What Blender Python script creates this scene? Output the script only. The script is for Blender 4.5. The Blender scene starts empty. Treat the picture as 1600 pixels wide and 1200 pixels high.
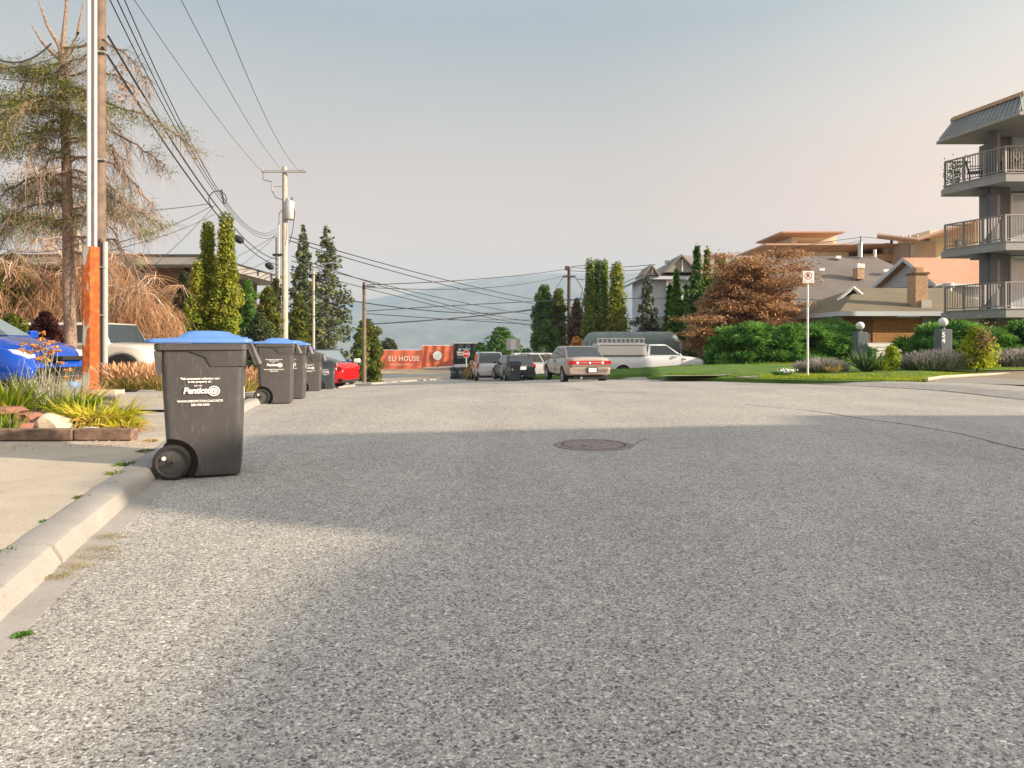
import bpy, bmesh, math, random
import numpy as np
from mathutils import Vector, Matrix
random.seed(7); np.random.seed(7)
R = math.radians
sc = bpy.context.scene
col = sc.collection

# ------------------------------------------------------------------ camera
FPX, CX, HY, H0 = 1066.67, 800.0, 536.5, 0.975
cam_d = bpy.data.cameras.new('camera'); cam = bpy.data.objects.new('camera', cam_d); col.objects.link(cam)
cam.location = (0, 0, H0); cam.rotation_euler = (R(90), 0, 0)
cam_d.sensor_width = 36; cam_d.lens = 24; cam_d.shift_y = -(600 - HY) / 1600
cam_d.clip_start = 0.05; cam_d.clip_end = 30000
sc.camera = cam

# ------------------------------------------------------------------ sun, sky, exposure
SUN_EL, SUN_DIR = 20.0, Vector((0.953, -0.303, 0))          # towards the sun on the ground plan
EXPOSURE, SUN_STRENGTH, SKY_STRENGTH = 1.6, 4.3, 0.15
sun_d = bpy.data.lights.new('sun', 'SUN'); sun = bpy.data.objects.new('sun', sun_d); col.objects.link(sun)
sun_d.energy = SUN_STRENGTH; sun_d.angle = R(0.5); sun_d.color = (1.0, 0.81, 0.62)
to_sun = Vector((SUN_DIR.x * math.cos(R(SUN_EL)), SUN_DIR.y * math.cos(R(SUN_EL)), math.sin(R(SUN_EL)))).normalized()
sun.rotation_euler = to_sun.to_track_quat('Z', 'Y').to_euler(); sun.location = (40, -12, 30)
w = bpy.data.worlds.new('World'); sc.world = w; w.use_nodes = True
nt = w.node_tree; nt.nodes.clear()
def wn(t, **k):
    n = nt.nodes.new(t)
    for a, b in k.items(): setattr(n, a, b)
    return n
sky = wn('ShaderNodeTexSky', sky_type='NISHITA'); sky.sun_disc = False
sky.sun_elevation = R(SUN_EL); sky.sun_rotation = math.atan2(SUN_DIR.x, SUN_DIR.y) % (2 * math.pi)
sky.air_density = 1.0; sky.dust_density = 4.0; sky.ozone_density = 1.5
tc = wn('ShaderNodeTexCoord'); sep = wn('ShaderNodeSeparateXYZ'); nt.links.new(tc.outputs['Generated'], sep.inputs[0])
ramp = wn('ShaderNodeValToRGB'); cr = ramp.color_ramp
SKY_STOPS = [(0.0, (.84, .49, .28)), (0.06, (.84, .49, .28)), (0.16, (.76, .475, .31)), (0.30, (.51, .44, .385)), (0.42, (.315, .36, .38)), (0.62, (.48, .52, .57)), (1.0, (.60, .64, .70))]
SMOKE_LEVEL, SMOKE_MIX = 2.5, 0.95
while len(cr.elements) < len(SKY_STOPS): cr.elements.new(0.5)
for e, (p, c) in zip(cr.elements, SKY_STOPS): e.position = p; e.color = (*c, 1)
nt.links.new(sep.outputs['Z'], ramp.inputs[0])
# warm aureole of the smoky air round the sun's direction
dot = wn('ShaderNodeVectorMath', operation='DOT_PRODUCT'); dot.inputs[1].default_value = (SUN_DIR.x, SUN_DIR.y, 0.2)
nt.links.new(tc.outputs['Generated'], dot.inputs[0])
mr = wn('ShaderNodeMapRange'); mr.interpolation_type = 'SMOOTHSTEP'; mr.inputs['From Min'].default_value = -0.15; mr.inputs['From Max'].default_value = 1.0
nt.links.new(dot.outputs['Value'], mr.inputs['Value'])
glow = wn('ShaderNodeMix', data_type='RGBA', blend_type='MIX')
glow.inputs['A'].default_value = (1.0, 1.0, 1.0, 1); glow.inputs['B'].default_value = (2.8, 2.5, 2.12, 1)
nt.links.new(mr.outputs[0], glow.inputs['Factor'])
mul = wn('ShaderNodeMix', data_type='RGBA', blend_type='MULTIPLY'); mul.inputs['Factor'].default_value = 1
snz = wn('ShaderNodeTexNoise'); snz.inputs['Scale'].default_value = 2.2; snz.inputs['Detail'].default_value = 5; smp = wn('ShaderNodeMapping'); smp.inputs['Scale'].default_value = (1, 1, 3.2); nt.links.new(tc.outputs['Generated'], smp.inputs[0]); nt.links.new(smp.outputs[0], snz.inputs['Vector'])
srm = wn('ShaderNodeMapRange'); srm.inputs['From Min'].default_value = .3; srm.inputs['From Max'].default_value = .7; srm.inputs['To Min'].default_value = .96; srm.inputs['To Max'].default_value = 1.05; nt.links.new(snz.outputs['Fac'], srm.inputs['Value'])
svm = wn('ShaderNodeVectorMath', operation='SCALE'); nt.links.new(ramp.outputs[0], svm.inputs[0]); nt.links.new(srm.outputs[0], svm.inputs['Scale'])
nt.links.new(svm.outputs[0], mul.inputs['A']); nt.links.new(glow.outputs['Result'], mul.inputs['B'])
lvl = wn('ShaderNodeVectorMath', operation='SCALE'); lvl.inputs['Scale'].default_value = SMOKE_LEVEL
nt.links.new(mul.outputs['Result'], lvl.inputs[0])
mx = wn('ShaderNodeMix', data_type='RGBA', blend_type='MIX'); mx.inputs['Factor'].default_value = SMOKE_MIX
nt.links.new(sky.outputs[0], mx.inputs['A']); nt.links.new(lvl.outputs[0], mx.inputs['B'])
bg = wn('ShaderNodeBackground'); bg.inputs['Strength'].default_value = SKY_STRENGTH
wo = wn('ShaderNodeOutputWorld'); nt.links.new(mx.outputs['Result'], bg.inputs[0]); nt.links.new(bg.outputs[0], wo.inputs[0])
vs = sc.view_settings; vs.view_transform = 'Standard'; vs.look = 'None'; vs.gamma = 1; vs.use_curve_mapping = False; vs.exposure = EXPOSURE
sc.display_settings.display_device = 'sRGB'
sc.render.engine = 'CYCLES'
sc.cycles.max_bounces = 6; sc.cycles.diffuse_bounces = 3; sc.cycles.glossy_bounces = 3; sc.cycles.transmission_bounces = 4
sc.cycles.volume_bounces = 1; sc.cycles.transparent_max_bounces = 6; sc.cycles.use_denoising = True
sc.cycles.sample_clamp_indirect = 8

# ------------------------------------------------------------------ geometry helpers
def P(px, py, d): return Vector(((px - CX) / FPX * d, d, H0 + (HY - py) / FPX * d))
def smooth(a, b, v):
    t = min(1, max(0, (v - a) / (b - a))); return t * t * (3 - 2 * t)
def drop(x, y):
    def seg(a, b, s): return s * max(0, min(y, b) - a)
    d = 0.0275 * max(0, min(y, 14) - 10) + seg(14, 30, .055) + seg(30, 63, .041) + seg(63, 67, .02)
    return d - 0.030 * smooth(9, 25, y) * (1 - smooth(45, 60, y)) * (min(max(x, -12), 9) + 7)
def G(x, y): return -drop(x, y)
def hit(px, py, off=0.0, d0=1.0):
    """walk along a picture ray until it meets the ground raised by off"""
    d = d0; step = .05
    while d < 400:
        p = P(px, py, d)
        if p.z <= G(p.x, p.y) + off:
            lo_, hi_ = d - step * 1.1 * (1 + d * .02), d
            for _ in range(18):
                m_ = (lo_ + hi_) / 2; p = P(px, py, m_)
                if p.z <= G(p.x, p.y) + off: hi_ = m_
                else: lo_ = m_
            return P(px, py, hi_)
        d += step * (1 + d * .02)
    return P(px, py, 90)
class MB:
    def __init__(s): s.v = []; s.f = []; s.m = []; s.cur = 0
    def add(s, vs, fs):
        o = len(s.v); s.v += [tuple(v) for v in vs]
        s.f += [tuple(i + o for i in f) for f in fs]; s.m += [s.cur] * len(fs); return s
    def box(s, c, size, rz=0, M=None):
        hx, hy, hz = size[0] / 2, size[1] / 2, size[2] / 2
        vs = [Vector((x, y, z)) for x in (-hx, hx) for y in (-hy, hy) for z in (-hz, hz)]
        if M is not None: vs = [M @ v for v in vs]
        if rz: vs = [Matrix.Rotation(rz, 3, 'Z') @ v for v in vs]
        c = Vector(c)
        return s.add([v + c for v in vs], [(0, 1, 3, 2), (4, 6, 7, 5), (0, 4, 5, 1), (2, 3, 7, 6), (0, 2, 6, 4), (1, 5, 7, 3)])
    def tube(s, pts, rad, n=6, cap=True):
        pts = [Vector(p) for p in pts]; k = len(pts)
        if not hasattr(rad, '__len__'): rad = [rad] * k
        vs = []
        for i, p in enumerate(pts):
            t = (pts[min(i + 1, k - 1)] - pts[max(i - 1, 0)])
            if t.length < 1e-9: t = Vector((0, 0, 1))
            t.normalize(); up = Vector((0, 0, 1)) if abs(t.z) < .95 else Vector((1, 0, 0))
            a = t.cross(up).normalized(); b = t.cross(a)
            for j in range(n):
                an = 2 * math.pi * j / n
                vs.append(p + (a * math.cos(an) + b * math.sin(an)) * rad[i])
        fs = [(i * n + j, i * n + (j + 1) % n, (i + 1) * n + (j + 1) % n, (i + 1) * n + j) for i in range(k - 1) for j in range(n)]
        if cap: fs += [tuple(range(n - 1, -1, -1)), tuple((k - 1) * n + j for j in range(n))]
        return s.add(vs, fs)
    def loft(s, rings, close=True, cap=True):
        n = len(rings[0]); vs = [p for r in rings for p in r]
        fs = [(i * n + j, i * n + (j + 1) % n, (i + 1) * n + (j + 1) % n, (i + 1) * n + j) for i in range(len(rings) - 1) for j in range(n if close else n - 1)]
        if cap: fs += [tuple(range(n - 1, -1, -1)), tuple((len(rings) - 1) * n + j for j in range(n))]
        return s.add(vs, fs)
    def prism(s, poly, z0, z1):
        n = len(poly)
        return s.add([(x, y, z0) for x, y in poly] + [(x, y, z1) for x, y in poly],
                     [tuple(range(n - 1, -1, -1)), tuple(range(n, 2 * n))] + [(i, (i + 1) % n, n + (i + 1) % n, n + i) for i in range(n)])
    def slab(s, quad, t):
        """a polygon given thickness t along its normal"""
        q = [Vector(p) for p in quad]; nrm = (q[1] - q[0]).cross(q[2] - q[0]).normalized() * t
        n = len(q)
        return s.add(q + [p - nrm for p in q], [tuple(range(n)), tuple(range(2 * n - 1, n - 1, -1))] + [((i + 1) % n, i, n + i, n + (i + 1) % n) for i in range(n)])
    def lathe(s, prof, axis='Y', c=(0, 0, 0), n=24):
        vs = []
        for r, h in prof:
            for j in range(n):
                a = 2 * math.pi * j / n
                if axis == 'Y': vs.append((c[0] + r * math.cos(a), c[1] + h, c[2] + r * math.sin(a)))
                elif axis == 'X': vs.append((c[0] + h, c[1] + r * math.cos(a), c[2] + r * math.sin(a)))
                else: vs.append((c[0] + r * math.cos(a), c[1] + r * math.sin(a), c[2] + h))
        k = len(prof)
        return s.add(vs, [(i * n + j, i * n + (j + 1) % n, (i + 1) * n + (j + 1) % n, (i + 1) * n + j) for i in range(k - 1) for j in range(n)])
    def mesh(s, name):
        me = bpy.data.meshes.new(name); me.from_pydata(s.v, [], s.f)
        if any(s.m): me.polygons.foreach_set('material_index', s.m)
        me.update(); return me
    def build(s, name, mats, parent=None, smooth_=False, bevel=0, fix=True):
        me = s.mesh(name)
        if fix or bevel:
            bm = bmesh.new(); bm.from_mesh(me)
            if bevel:
                es = [e for e in bm.edges if len(e.link_faces) == 2 and e.calc_face_angle(0) > .5]
                bmesh.ops.bevel(bm, geom=es, offset=bevel, segments=2, profile=.6, affect='EDGES', clamp_overlap=True)
            bmesh.ops.recalc_face_normals(bm, faces=bm.faces); bm.to_mesh(me); bm.free()
        o = link(name, me, mats, parent)
        if smooth_: shade(me, smooth_ if smooth_ is not True else 40)
        return o
def shade(me, ang=40):
    me.polygons.foreach_set('use_smooth', [True] * len(me.polygons))
    try: me.set_sharp_from_angle(angle=R(ang))
    except Exception: pass
def link(name, me, mats, parent=None):
    if not isinstance(mats, (list, tuple)): mats = [mats]
    for m in mats:
        if m is not None: me.materials.append(m)
    o = bpy.data.objects.new(name, me); col.objects.link(o)
    if parent is not None: o.parent = parent
    return o
def tag(o, label=None, cat=None, group=None, kind=None):
    if label: o['label'] = label
    if cat: o['category'] = cat
    if group: o['group'] = group
    if kind: o['kind'] = kind
    return o
def thing(name, label, cat, loc=(0, 0, 0), rz=0, group=None):
    o = bpy.data.objects.new(name, None); o.empty_display_size = .2; col.objects.link(o)
    o.location = loc; o.rotation_euler = (0, 0, rz); return tag(o, label, cat, group)
def children(o): return [c for c in kids.get(o.name, [])]
def copy_thing(root, label, loc, rz=0, scale=1.0, skip=()):
    r = root.copy(); col.objects.link(r); r.location = loc; r.rotation_euler = (0, 0, rz); r.scale = (scale,) * 3; r['label'] = label
    for ch in list(root.children):
        if ch.name.split('.')[0] in skip: continue
        c = ch.copy(); col.objects.link(c); c.parent = r
        for g in ch.children:
            e = g.copy(); col.objects.link(e); e.parent = c
    return r
def fast_mesh(name, verts, faces_n, mats, parent=None):
    """verts (N,3) used in order by polygons of faces_n corners"""
    me = bpy.data.meshes.new(name); n = len(verts); k = n // faces_n
    me.vertices.add(n); me.vertices.foreach_set('co', np.asarray(verts, np.float32).ravel())
    me.loops.add(n); me.loops.foreach_set('vertex_index', np.arange(n, dtype=np.int32))
    me.polygons.add(k); me.polygons.foreach_set('loop_start', np.arange(0, n, faces_n, dtype=np.int32))
    me.update(calc_edges=True)
    return link(name, me, mats, parent)
def indexed_mesh(name, verts, quads, mats, parent=None):
    me = bpy.data.meshes.new(name); me.vertices.add(len(verts)); me.vertices.foreach_set('co', np.asarray(verts, np.float32).ravel())
    q = np.asarray(quads, np.int32); me.loops.add(q.size); me.loops.foreach_set('vertex_index', q.ravel())
    me.polygons.add(len(q)); me.polygons.foreach_set('loop_start', np.arange(0, q.size, q.shape[1], dtype=np.int32))
    me.update(calc_edges=True)
    return link(name, me, mats, parent)

# ------------------------------------------------------------------ materials
def newmat(name):
    m = bpy.data.materials.new(name); m.use_nodes = True
    t = m.node_tree; b = t.nodes['Principled BSDF']; return m, t, b
def N(t, typ, **k):
    n = t.nodes.new(typ)
    for a, v in k.items():
        if a.startswith('i_'): n.inputs[a[2:].replace('_', ' ')].default_value = v
        else: setattr(n, a, v)
    return n
def mixcol(t, fac, a, b, mode='MIX'):
    n = N(t, 'ShaderNodeMix', data_type='RGBA', blend_type=mode)
    for s, v in (('Factor', fac), ('A', a), ('B', b)):
        if isinstance(v, bpy.types.NodeSocket): t.links.new(v, n.inputs[s])
        else: n.inputs[s].default_value = v if s == 'Factor' else (*v, 1) if len(v) == 3 else v
    return n.outputs['Result']
def rampn(t, src, stops):
    n = N(t, 'ShaderNodeValToRGB'); c = n.color_ramp
    while len(c.elements) < len(stops): c.elements.new(.5)
    for e, (p, v) in zip(c.elements, stops): e.position = p; e.color = (*v, 1) if hasattr(v, '__len__') else (v, v, v, 1)
    t.links.new(src, n.inputs[0]); return n.outputs[0]
def noise(t, scale, detail=4, rough=.55, coord='Object', sx=None):
    tcn = N(t, 'ShaderNodeTexCoord'); src = tcn.outputs[coord]
    if sx:
        mp = N(t, 'ShaderNodeMapping'); mp.inputs['Scale'].default_value = sx; t.links.new(src, mp.inputs[0]); src = mp.outputs[0]
    n = N(t, 'ShaderNodeTexNoise'); n.inputs['Scale'].default_value = scale; n.inputs['Detail'].default_value = detail; n.inputs['Roughness'].default_value = rough
    t.links.new(src, n.inputs['Vector']); return n.outputs['Fac']
def bump(t, b, src, strength=.3, dist=.01):
    n = N(t, 'ShaderNodeBump'); n.inputs['Strength'].default_value = strength; n.inputs['Distance'].default_value = dist
    t.links.new(src, n.inputs['Height']); t.links.new(n.outputs[0], b.inputs['Normal'])
def plain(name, c, rough=.6, metal=0, var=.15, scale=6, bmp=0.0, coat=0, spec=.5):
    m, t, b = newmat(name)
    b.inputs['Roughness'].default_value = rough; b.inputs['Metallic'].default_value = metal
    b.inputs['Coat Weight'].default_value = coat; b.inputs['Specular IOR Level'].default_value = spec
    if var:
        n = noise(t, scale, 5, .6)
        lo = tuple(max(0, x * (1 - var)) for x in c); hi = tuple(min(1, x * (1 + var)) for x in c)
        t.links.new(rampn(t, n, [(.3, lo), (.7, hi)]), b.inputs['Base Color'])
        if bmp: bump(t, b, noise(t, scale * 8, 4), bmp, .01)
    else: b.inputs['Base Color'].default_value = (*c, 1)
    return m
def leafmat(name, cols, rough=.55, trans=.35, pos=None):
    """colour differs leaf by leaf and clump by clump"""
    m, t, b = newmat(name); g = N(t, 'ShaderNodeNewGeometry')
    stops = [(i / (len(cols) - 1) if not pos else pos[i], c) for i, c in enumerate(cols)]
    nz = noise(t, 1.3, 3); md = N(t, 'ShaderNodeMath', operation='MULTIPLY_ADD'); md.inputs[1].default_value = .55
    t.links.new(g.outputs['Random Per Island'], md.inputs[0])
    sb = N(t, 'ShaderNodeMath', operation='MULTIPLY_ADD'); sb.inputs[1].default_value = 1.5; sb.inputs[2].default_value = -.53
    t.links.new(nz, sb.inputs[0]); t.links.new(sb.outputs[0], md.inputs[2])
    c = rampn(t, md.outputs[0], stops)
    t.links.new(c, b.inputs['Base Color']); b.inputs['Roughness'].default_value = rough; b.inputs['Specular IOR Level'].default_value = .3
    tr = N(t, 'ShaderNodeBsdfTranslucent'); t.links.new(c, tr.inputs[0])
    ms = N(t, 'ShaderNodeMixShader'); ms.inputs[0].default_value = trans
    t.links.new(b.outputs[0], ms.inputs[1]); t.links.new(tr.outputs[0], ms.inputs[2])
    t.links.new(ms.outputs[0], t.nodes['Material Output'].inputs['Surface']); return m

def mat_asphalt():
    m, t, b = newmat('asphalt'); tcn = N(t, 'ShaderNodeTexCoord'); ob = tcn.outputs['Object']
    wv = N(t, 'ShaderNodeTexNoise'); wv.inputs['Scale'].default_value = 60; t.links.new(ob, wv.inputs['Vector'])
    add = N(t, 'ShaderNodeVectorMath', operation='MULTIPLY_ADD'); add.inputs[1].default_value = (.012, .012, .012)
    t.links.new(wv.outputs['Color'], add.inputs[0]); t.links.new(ob, add.inputs[2])
    v1 = N(t, 'ShaderNodeTexVoronoi'); v1.inputs['Scale'].default_value = 132; v1.inputs['Randomness'].default_value = 1; t.links.new(add.outputs[0], v1.inputs['Vector'])
    v2 = N(t, 'ShaderNodeTexVoronoi'); v2.inputs['Scale'].default_value = 230; t.links.new(add.outputs[0], v2.inputs['Vector'])
    s1 = N(t, 'ShaderNodeSeparateColor'); t.links.new(v1.outputs['Color'], s1.inputs[0])
    s2 = N(t, 'ShaderNodeSeparateColor'); t.links.new(v2.outputs['Color'], s2.inputs[0])
    c1 = rampn(t, s1.outputs[0], [(0, (.12, .117, .110)), (.09, (.19, .183, .172)), (.19, (.35, .333, .305)), (.7, (.48, .455, .415)), (.93, (.62, .59, .54)), (1, (.80, .77, .72))])
    c2 = rampn(t, s2.outputs[0], [(0, .22), (.25, .75), (.7, 1.05), (1, 1.3)])
    c = mixcol(t, .8, c1, c2, 'MULTIPLY')
    big = rampn(t, noise(t, .55, 5, .6), [(.3, .86), (.7, 1.06)])
    c = mixcol(t, 1, c, big, 'MULTIPLY')
    trk = rampn(t, noise(t, 1.0, 3, .5, sx=(1.1, .07, 1)), [(.36, .93), (.5, 1.0), (.66, 1.07)]); c = mixcol(t, 1, c, trk, 'MULTIPLY')
    oil = rampn(t, noise(t, 1.7, 2, .4), [(.0, .80), (.235, .86), (.27, 1.0)]); c = mixcol(t, 1, c, oil, 'MULTIPLY')
    mid = rampn(t, noise(t, 9, 4, .65), [(.28, .86), (.55, 1.02), (.8, 1.06)])
    c = mixcol(t, 1, c, mid, 'MULTIPLY')
    t.links.new(c, b.inputs['Base Color']); b.inputs['Roughness'].default_value = .85; b.inputs['Specular IOR Level'].default_value = .3
    h = N(t, 'ShaderNodeMath', operation='MULTIPLY_ADD'); h.inputs[1].default_value = -1.0
    t.links.new(v1.outputs['Distance'], h.inputs[0]); t.links.new(s1.outputs[1], h.inputs[2])
    bump(t, b, h.outputs[0], .55, .004); return m
def mat_concrete(name, c, speck=.25, grain=.5):
    m, t, b = newmat(name)
    a = rampn(t, noise(t, 2.2, 6, .65), [(.25, tuple(x * .82 for x in c)), (.55, c), (.8, tuple(min(1, x * 1.1) for x in c))])
    f = rampn(t, noise(t, 160, 3, .7), [(.3, 1 - speck), (.55, 1.03)])
    c3 = mixcol(t, 1, a, f, 'MULTIPLY'); g = rampn(t, noise(t, 22, 5, .7), [(.3, .84), (.5, 1.0)]); c3 = mixcol(t, grain, c3, g, 'MULTIPLY')
    st = rampn(t, noise(t, 5.5, 6, .75), [(.56, 1.0), (.66, .80), (.8, .72)]); c3 = mixcol(t, 1, c3, st, 'MULTIPLY')
    t.links.new(c3, b.inputs['Base Color']); b.inputs['Roughness'].default_value = .9
    bump(t, b, noise(t, 70, 6, .75), .55, .006); return m
M = {}
M['asphalt'] = mat_asphalt()
M['kerb'] = mat_concrete('kerb_concrete', (.37, .35, .32), .2)
M['pavement'] = mat_concrete('sandy_concrete', (.52, .455, .36), .32)
M['gravel'] = mat_concrete('grey_gravel', (.46, .42, .36), .5, 1)
M['embank'] = mat_concrete('gravel_bank', (.22, .23, .23), .5, 1)
M['sand'] = mat_concrete('dry_verge', (.50, .40, .25), .4, 1)
M['earth'] = mat_concrete('dry_earth', (.30, .24, .16), .4, 1)
M['drive'] = mat_concrete('drive_asphalt', (.30, .275, .25), .4, 1)
M['bark'] = plain('bark', (.27, .19, .145), .9, var=.45, scale=18, bmp=.6)
M['greybark'] = plain('grey_bark', (.16, .13, .11), .9, var=.45, scale=18, bmp=.6)
M['birch'] = plain('birch_bark', (.62, .56, .47), .8, var=.35, scale=9, bmp=.3)
M['twig'] = leafmat('brown_twig', [(.20, .11, .06), (.42, .24, .13), (.58, .38, .24)], .8, .1)
M['greytwig'] = leafmat('grey_twig', [(.16, .125, .10), (.30, .235, .185), (.42, .33, .25)], .8, .15)
M['pole'] = plain('weathered_pole_wood', (.17, .125, .095), .85, var=.35, scale=5, bmp=.4)
M['palepole'] = plain('pale_pole_wood', (.42, .39, .33), .85, var=.15, scale=5, bmp=.3)
M['darkpole'] = plain('creosoted_pole', (.075, .055, .045), .85, var=.3, scale=5)
M['galv'] = plain('galvanised_steel', (.50, .52, .52), .45, .6, var=.12, scale=12)
M['conduit'] = plain('pale_plastic_conduit', (.60, .60, .58), .5, var=.06)
M['greypipe'] = plain('grey_plastic_pipe', (.36, .37, .37), .5, var=.08)
M['wire'] = plain('black_cable', (.03, .03, .032), .6, var=0)
M['plastic'] = None
M['rubber'] = plain('black_rubber', (.022, .022, .024), .75, var=.2)
M['black'] = plain('black_trim', (.015, .015, .017), .6, var=0)
M['glass'] = plain('dark_window_glass', (.025, .035, .04), .06, var=0, spec=.8)
M['glassl'] = plain('pale_window_glass', (.16, .21, .23), .05, var=0, spec=1.0)
M['white'] = plain('white_paint', (.74, .74, .73), .5, var=.04)
M['print'] = plain('white_print', (.80, .80, .80), .6, var=.06, scale=60)
M['chrome'] = plain('alloy', (.55, .56, .58), .3, .8, var=.05)
M['redlamp'] = plain('red_lamp_glass', (.42, .01, .012), .15, var=0, coat=.5)
M['clearlamp'] = plain('clear_lamp_glass', (.70, .70, .70), .12, var=0, coat=.5)
M['amber'] = plain('amber_lamp', (.65, .12, .02), .2, var=0)
M['timber'] = plain('weathered_timber', (.20, .135, .10), .9, var=.5, scale=14, bmp=.9)
M['brickred'] = plain('red_paver', (.30, .14, .10), .85, var=.25, scale=14, bmp=.4)
M['stone'] = plain('pale_stone', (.55, .47, .36), .85, var=.2, scale=6, bmp=.4)
def paint(name, c, metal=.0, rough=.3): return plain(name, c, rough, metal, var=.02, scale=2, coat=.6)
def mat_bin(name, c):
    m, t, b = newmat(name)
    n = noise(t, 3.0, 6, .7, sx=(1, 1, .6)); a = rampn(t, n, [(.35, c), (.62, tuple(x * 1.25 for x in c)), (.78, tuple(x * 1.9 + .02 for x in c))])
    s = rampn(t, noise(t, 26, 5, .75, sx=(1.6, 1.6, .35)), [(.55, 0.0), (.70, .55)])
    a = mixcol(t, s, a, (.20, .18, .16)); t.links.new(a, b.inputs['Base Color'])
    b.inputs['Roughness'].default_value = .48; bump(t, b, noise(t, 300, 2), .12, .002); return m
M['plastic'] = mat_bin('grey_bin_plastic', (.062, .062, .064))
M['plastic2'] = mat_bin('slate_bin_plastic', (.030, .042, .052))
M['bluelid'] = plain('blue_lid_plastic', (.10, .24, .60), .45, var=.12, scale=5)
def mat_rust():
    m, t, b = newmat('rusty_steel')
    n = noise(t, 1.3, 4, .5, sx=(5, 1.0, 1.6)); sx_ = N(t, 'ShaderNodeSeparateXYZ'); t.links.new(N(t, 'ShaderNodeTexCoord').outputs['Object'], sx_.inputs[0]); gt = N(t, 'ShaderNodeMath', operation='GREATER_THAN'); gt.inputs[1].default_value = -.092; t.links.new(sx_.outputs['X'], gt.inputs[0]); ad = N(t, 'ShaderNodeMath', operation='ADD'); t.links.new(gt.outputs[0], ad.inputs[0]); t.links.new(n, ad.inputs[1]); g = rampn(t, ad.outputs[0], [(.455, 0.0), (.48, 1.0)])
    ru = rampn(t, noise(t, 9, 5, .7), [(.25, (.18, .045, .015)), (.5, (.42, .10, .02)), (.75, (.60, .19, .04))])
    t.links.new(mixcol(t, g, (.42, .45, .42), ru), b.inputs['Base Color'])
    t.links.new(rampn(t, g, [(0, .45), (1, .85)]), b.inputs['Roughness']); bump(t, b, noise(t, 60, 4), .4, .004); return m
M['rust'] = mat_rust()
def mat_courses(name, c1, c2, course, tint=.2, rough=.9, patch=.3):
    """roof shingles too small to pick apart: courses by height, tabs along the eaves"""
    m, t, b = newmat(name); tcn = N(t, 'ShaderNodeTexCoord')
    s = N(t, 'ShaderNodeSeparateXYZ'); t.links.new(tcn.outputs['Object'], s.inputs[0])
    mu = N(t, 'ShaderNodeMath', operation='MULTIPLY'); mu.inputs[1].default_value = 1 / course; t.links.new(s.outputs['Z'], mu.inputs[0])
    fr = N(t, 'ShaderNodeMath', operation='FRACT'); t.links.new(mu.outputs[0], fr.inputs[0])
    line = rampn(t, fr.outputs[0], [(0, .72), (.18, 1.0), (1, 1.04)])
    n = noise(t, 5, 4, .8, sx=(1, 1, 6)); a = rampn(t, n, [(.3, c1), (.7, c2)])
    big = rampn(t, noise(t, .5, 4), [(.3, 1 - patch * .5), (.7, 1 + patch * .3)])
    a = mixcol(t, 1, a, line, 'MULTIPLY'); a = mixcol(t, 1, a, big, 'MULTIPLY')
    t.links.new(a, b.inputs['Base Color']); b.inputs['Roughness'].default_value = rough
    bump(t, b, fr.outputs[0], .5, .02); return m
M['shingle_brown'] = mat_courses('brown_shingles', (.135, .12, .11), (.20, .175, .16), .12)
M['shingle_peach'] = mat_courses('peach_shingles', (.42, .22, .14), (.60, .34, .22), .12)
M['shingle_olive'] = mat_courses('olive_shingles', (.14, .12, .075), (.235, .20, .13), .08)
M['shingle_grey'] = mat_courses('grey_shingles', (.22, .20, .19), (.30, .28, .26), .12)
M['siding_blue'] = mat_courses('pale_blue_siding', (.46, .50, .54), (.50, .54, .58), .2, patch=.1)
M['stucco'] = plain('pale_grey_stucco', (.38, .38, .35), .9, var=.08, scale=3, bmp=.2)
M['stucco_white'] = plain('white_stucco', (.58, .64, .70), .9, var=.05, scale=2)
M['cream'] = plain('cream_render', (.80, .72, .52), .9, var=.06, scale=1)
M['tan'] = plain('tan_render', (.48, .40, .31), .9, var=.06, scale=1)
M['soffit'] = plain('orange_wood_soffit', (.50, .27, .15), .7, var=.1, scale=2)
M['fascia_tan'] = plain('tan_metal_fascia', (.52, .35, .25), .6, var=.05)
M['brownwall'] = plain('brown_wall', (.20, .12, .075), .85, var=.12, scale=3)
M['greyfascia'] = plain('grey_fascia', (.30, .30, .29), .7, var=.06)
M['darkroof'] = plain('dark_roof_edge', (.05, .05, .05), .8, var=.1)
M['woodpanel'] = plain('varnished_boards', (.40, .19, .055), .55, var=.25, scale=8, bmp=.2)
M['brickbeige'] = plain('beige_brick', (.50, .34, .22), .9, var=.2, scale=8, bmp=.4)
M['apt_siding'] = plain('taupe_siding', (.185, .19, .20), .7, var=.08, scale=4)
M['apt_fascia'] = plain('taupe_fascia', (.31, .315, .325), .7, var=.08, scale=3)
M['apt_post'] = plain('slate_post', (.10, .11, .135), .6, var=.08)
M['apt_roof'] = plain('grey_green_metal_roof', (.24, .27, .265), .5, .2, var=.08, scale=2)
M['rail'] = plain('taupe_rail_metal', (.26, .25, .24), .5, .2, var=.04)
M['tarp'] = plain('grey_green_tarpaulin', (.15, .19, .18), .55, var=.25, scale=1.5, bmp=.2)
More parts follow.
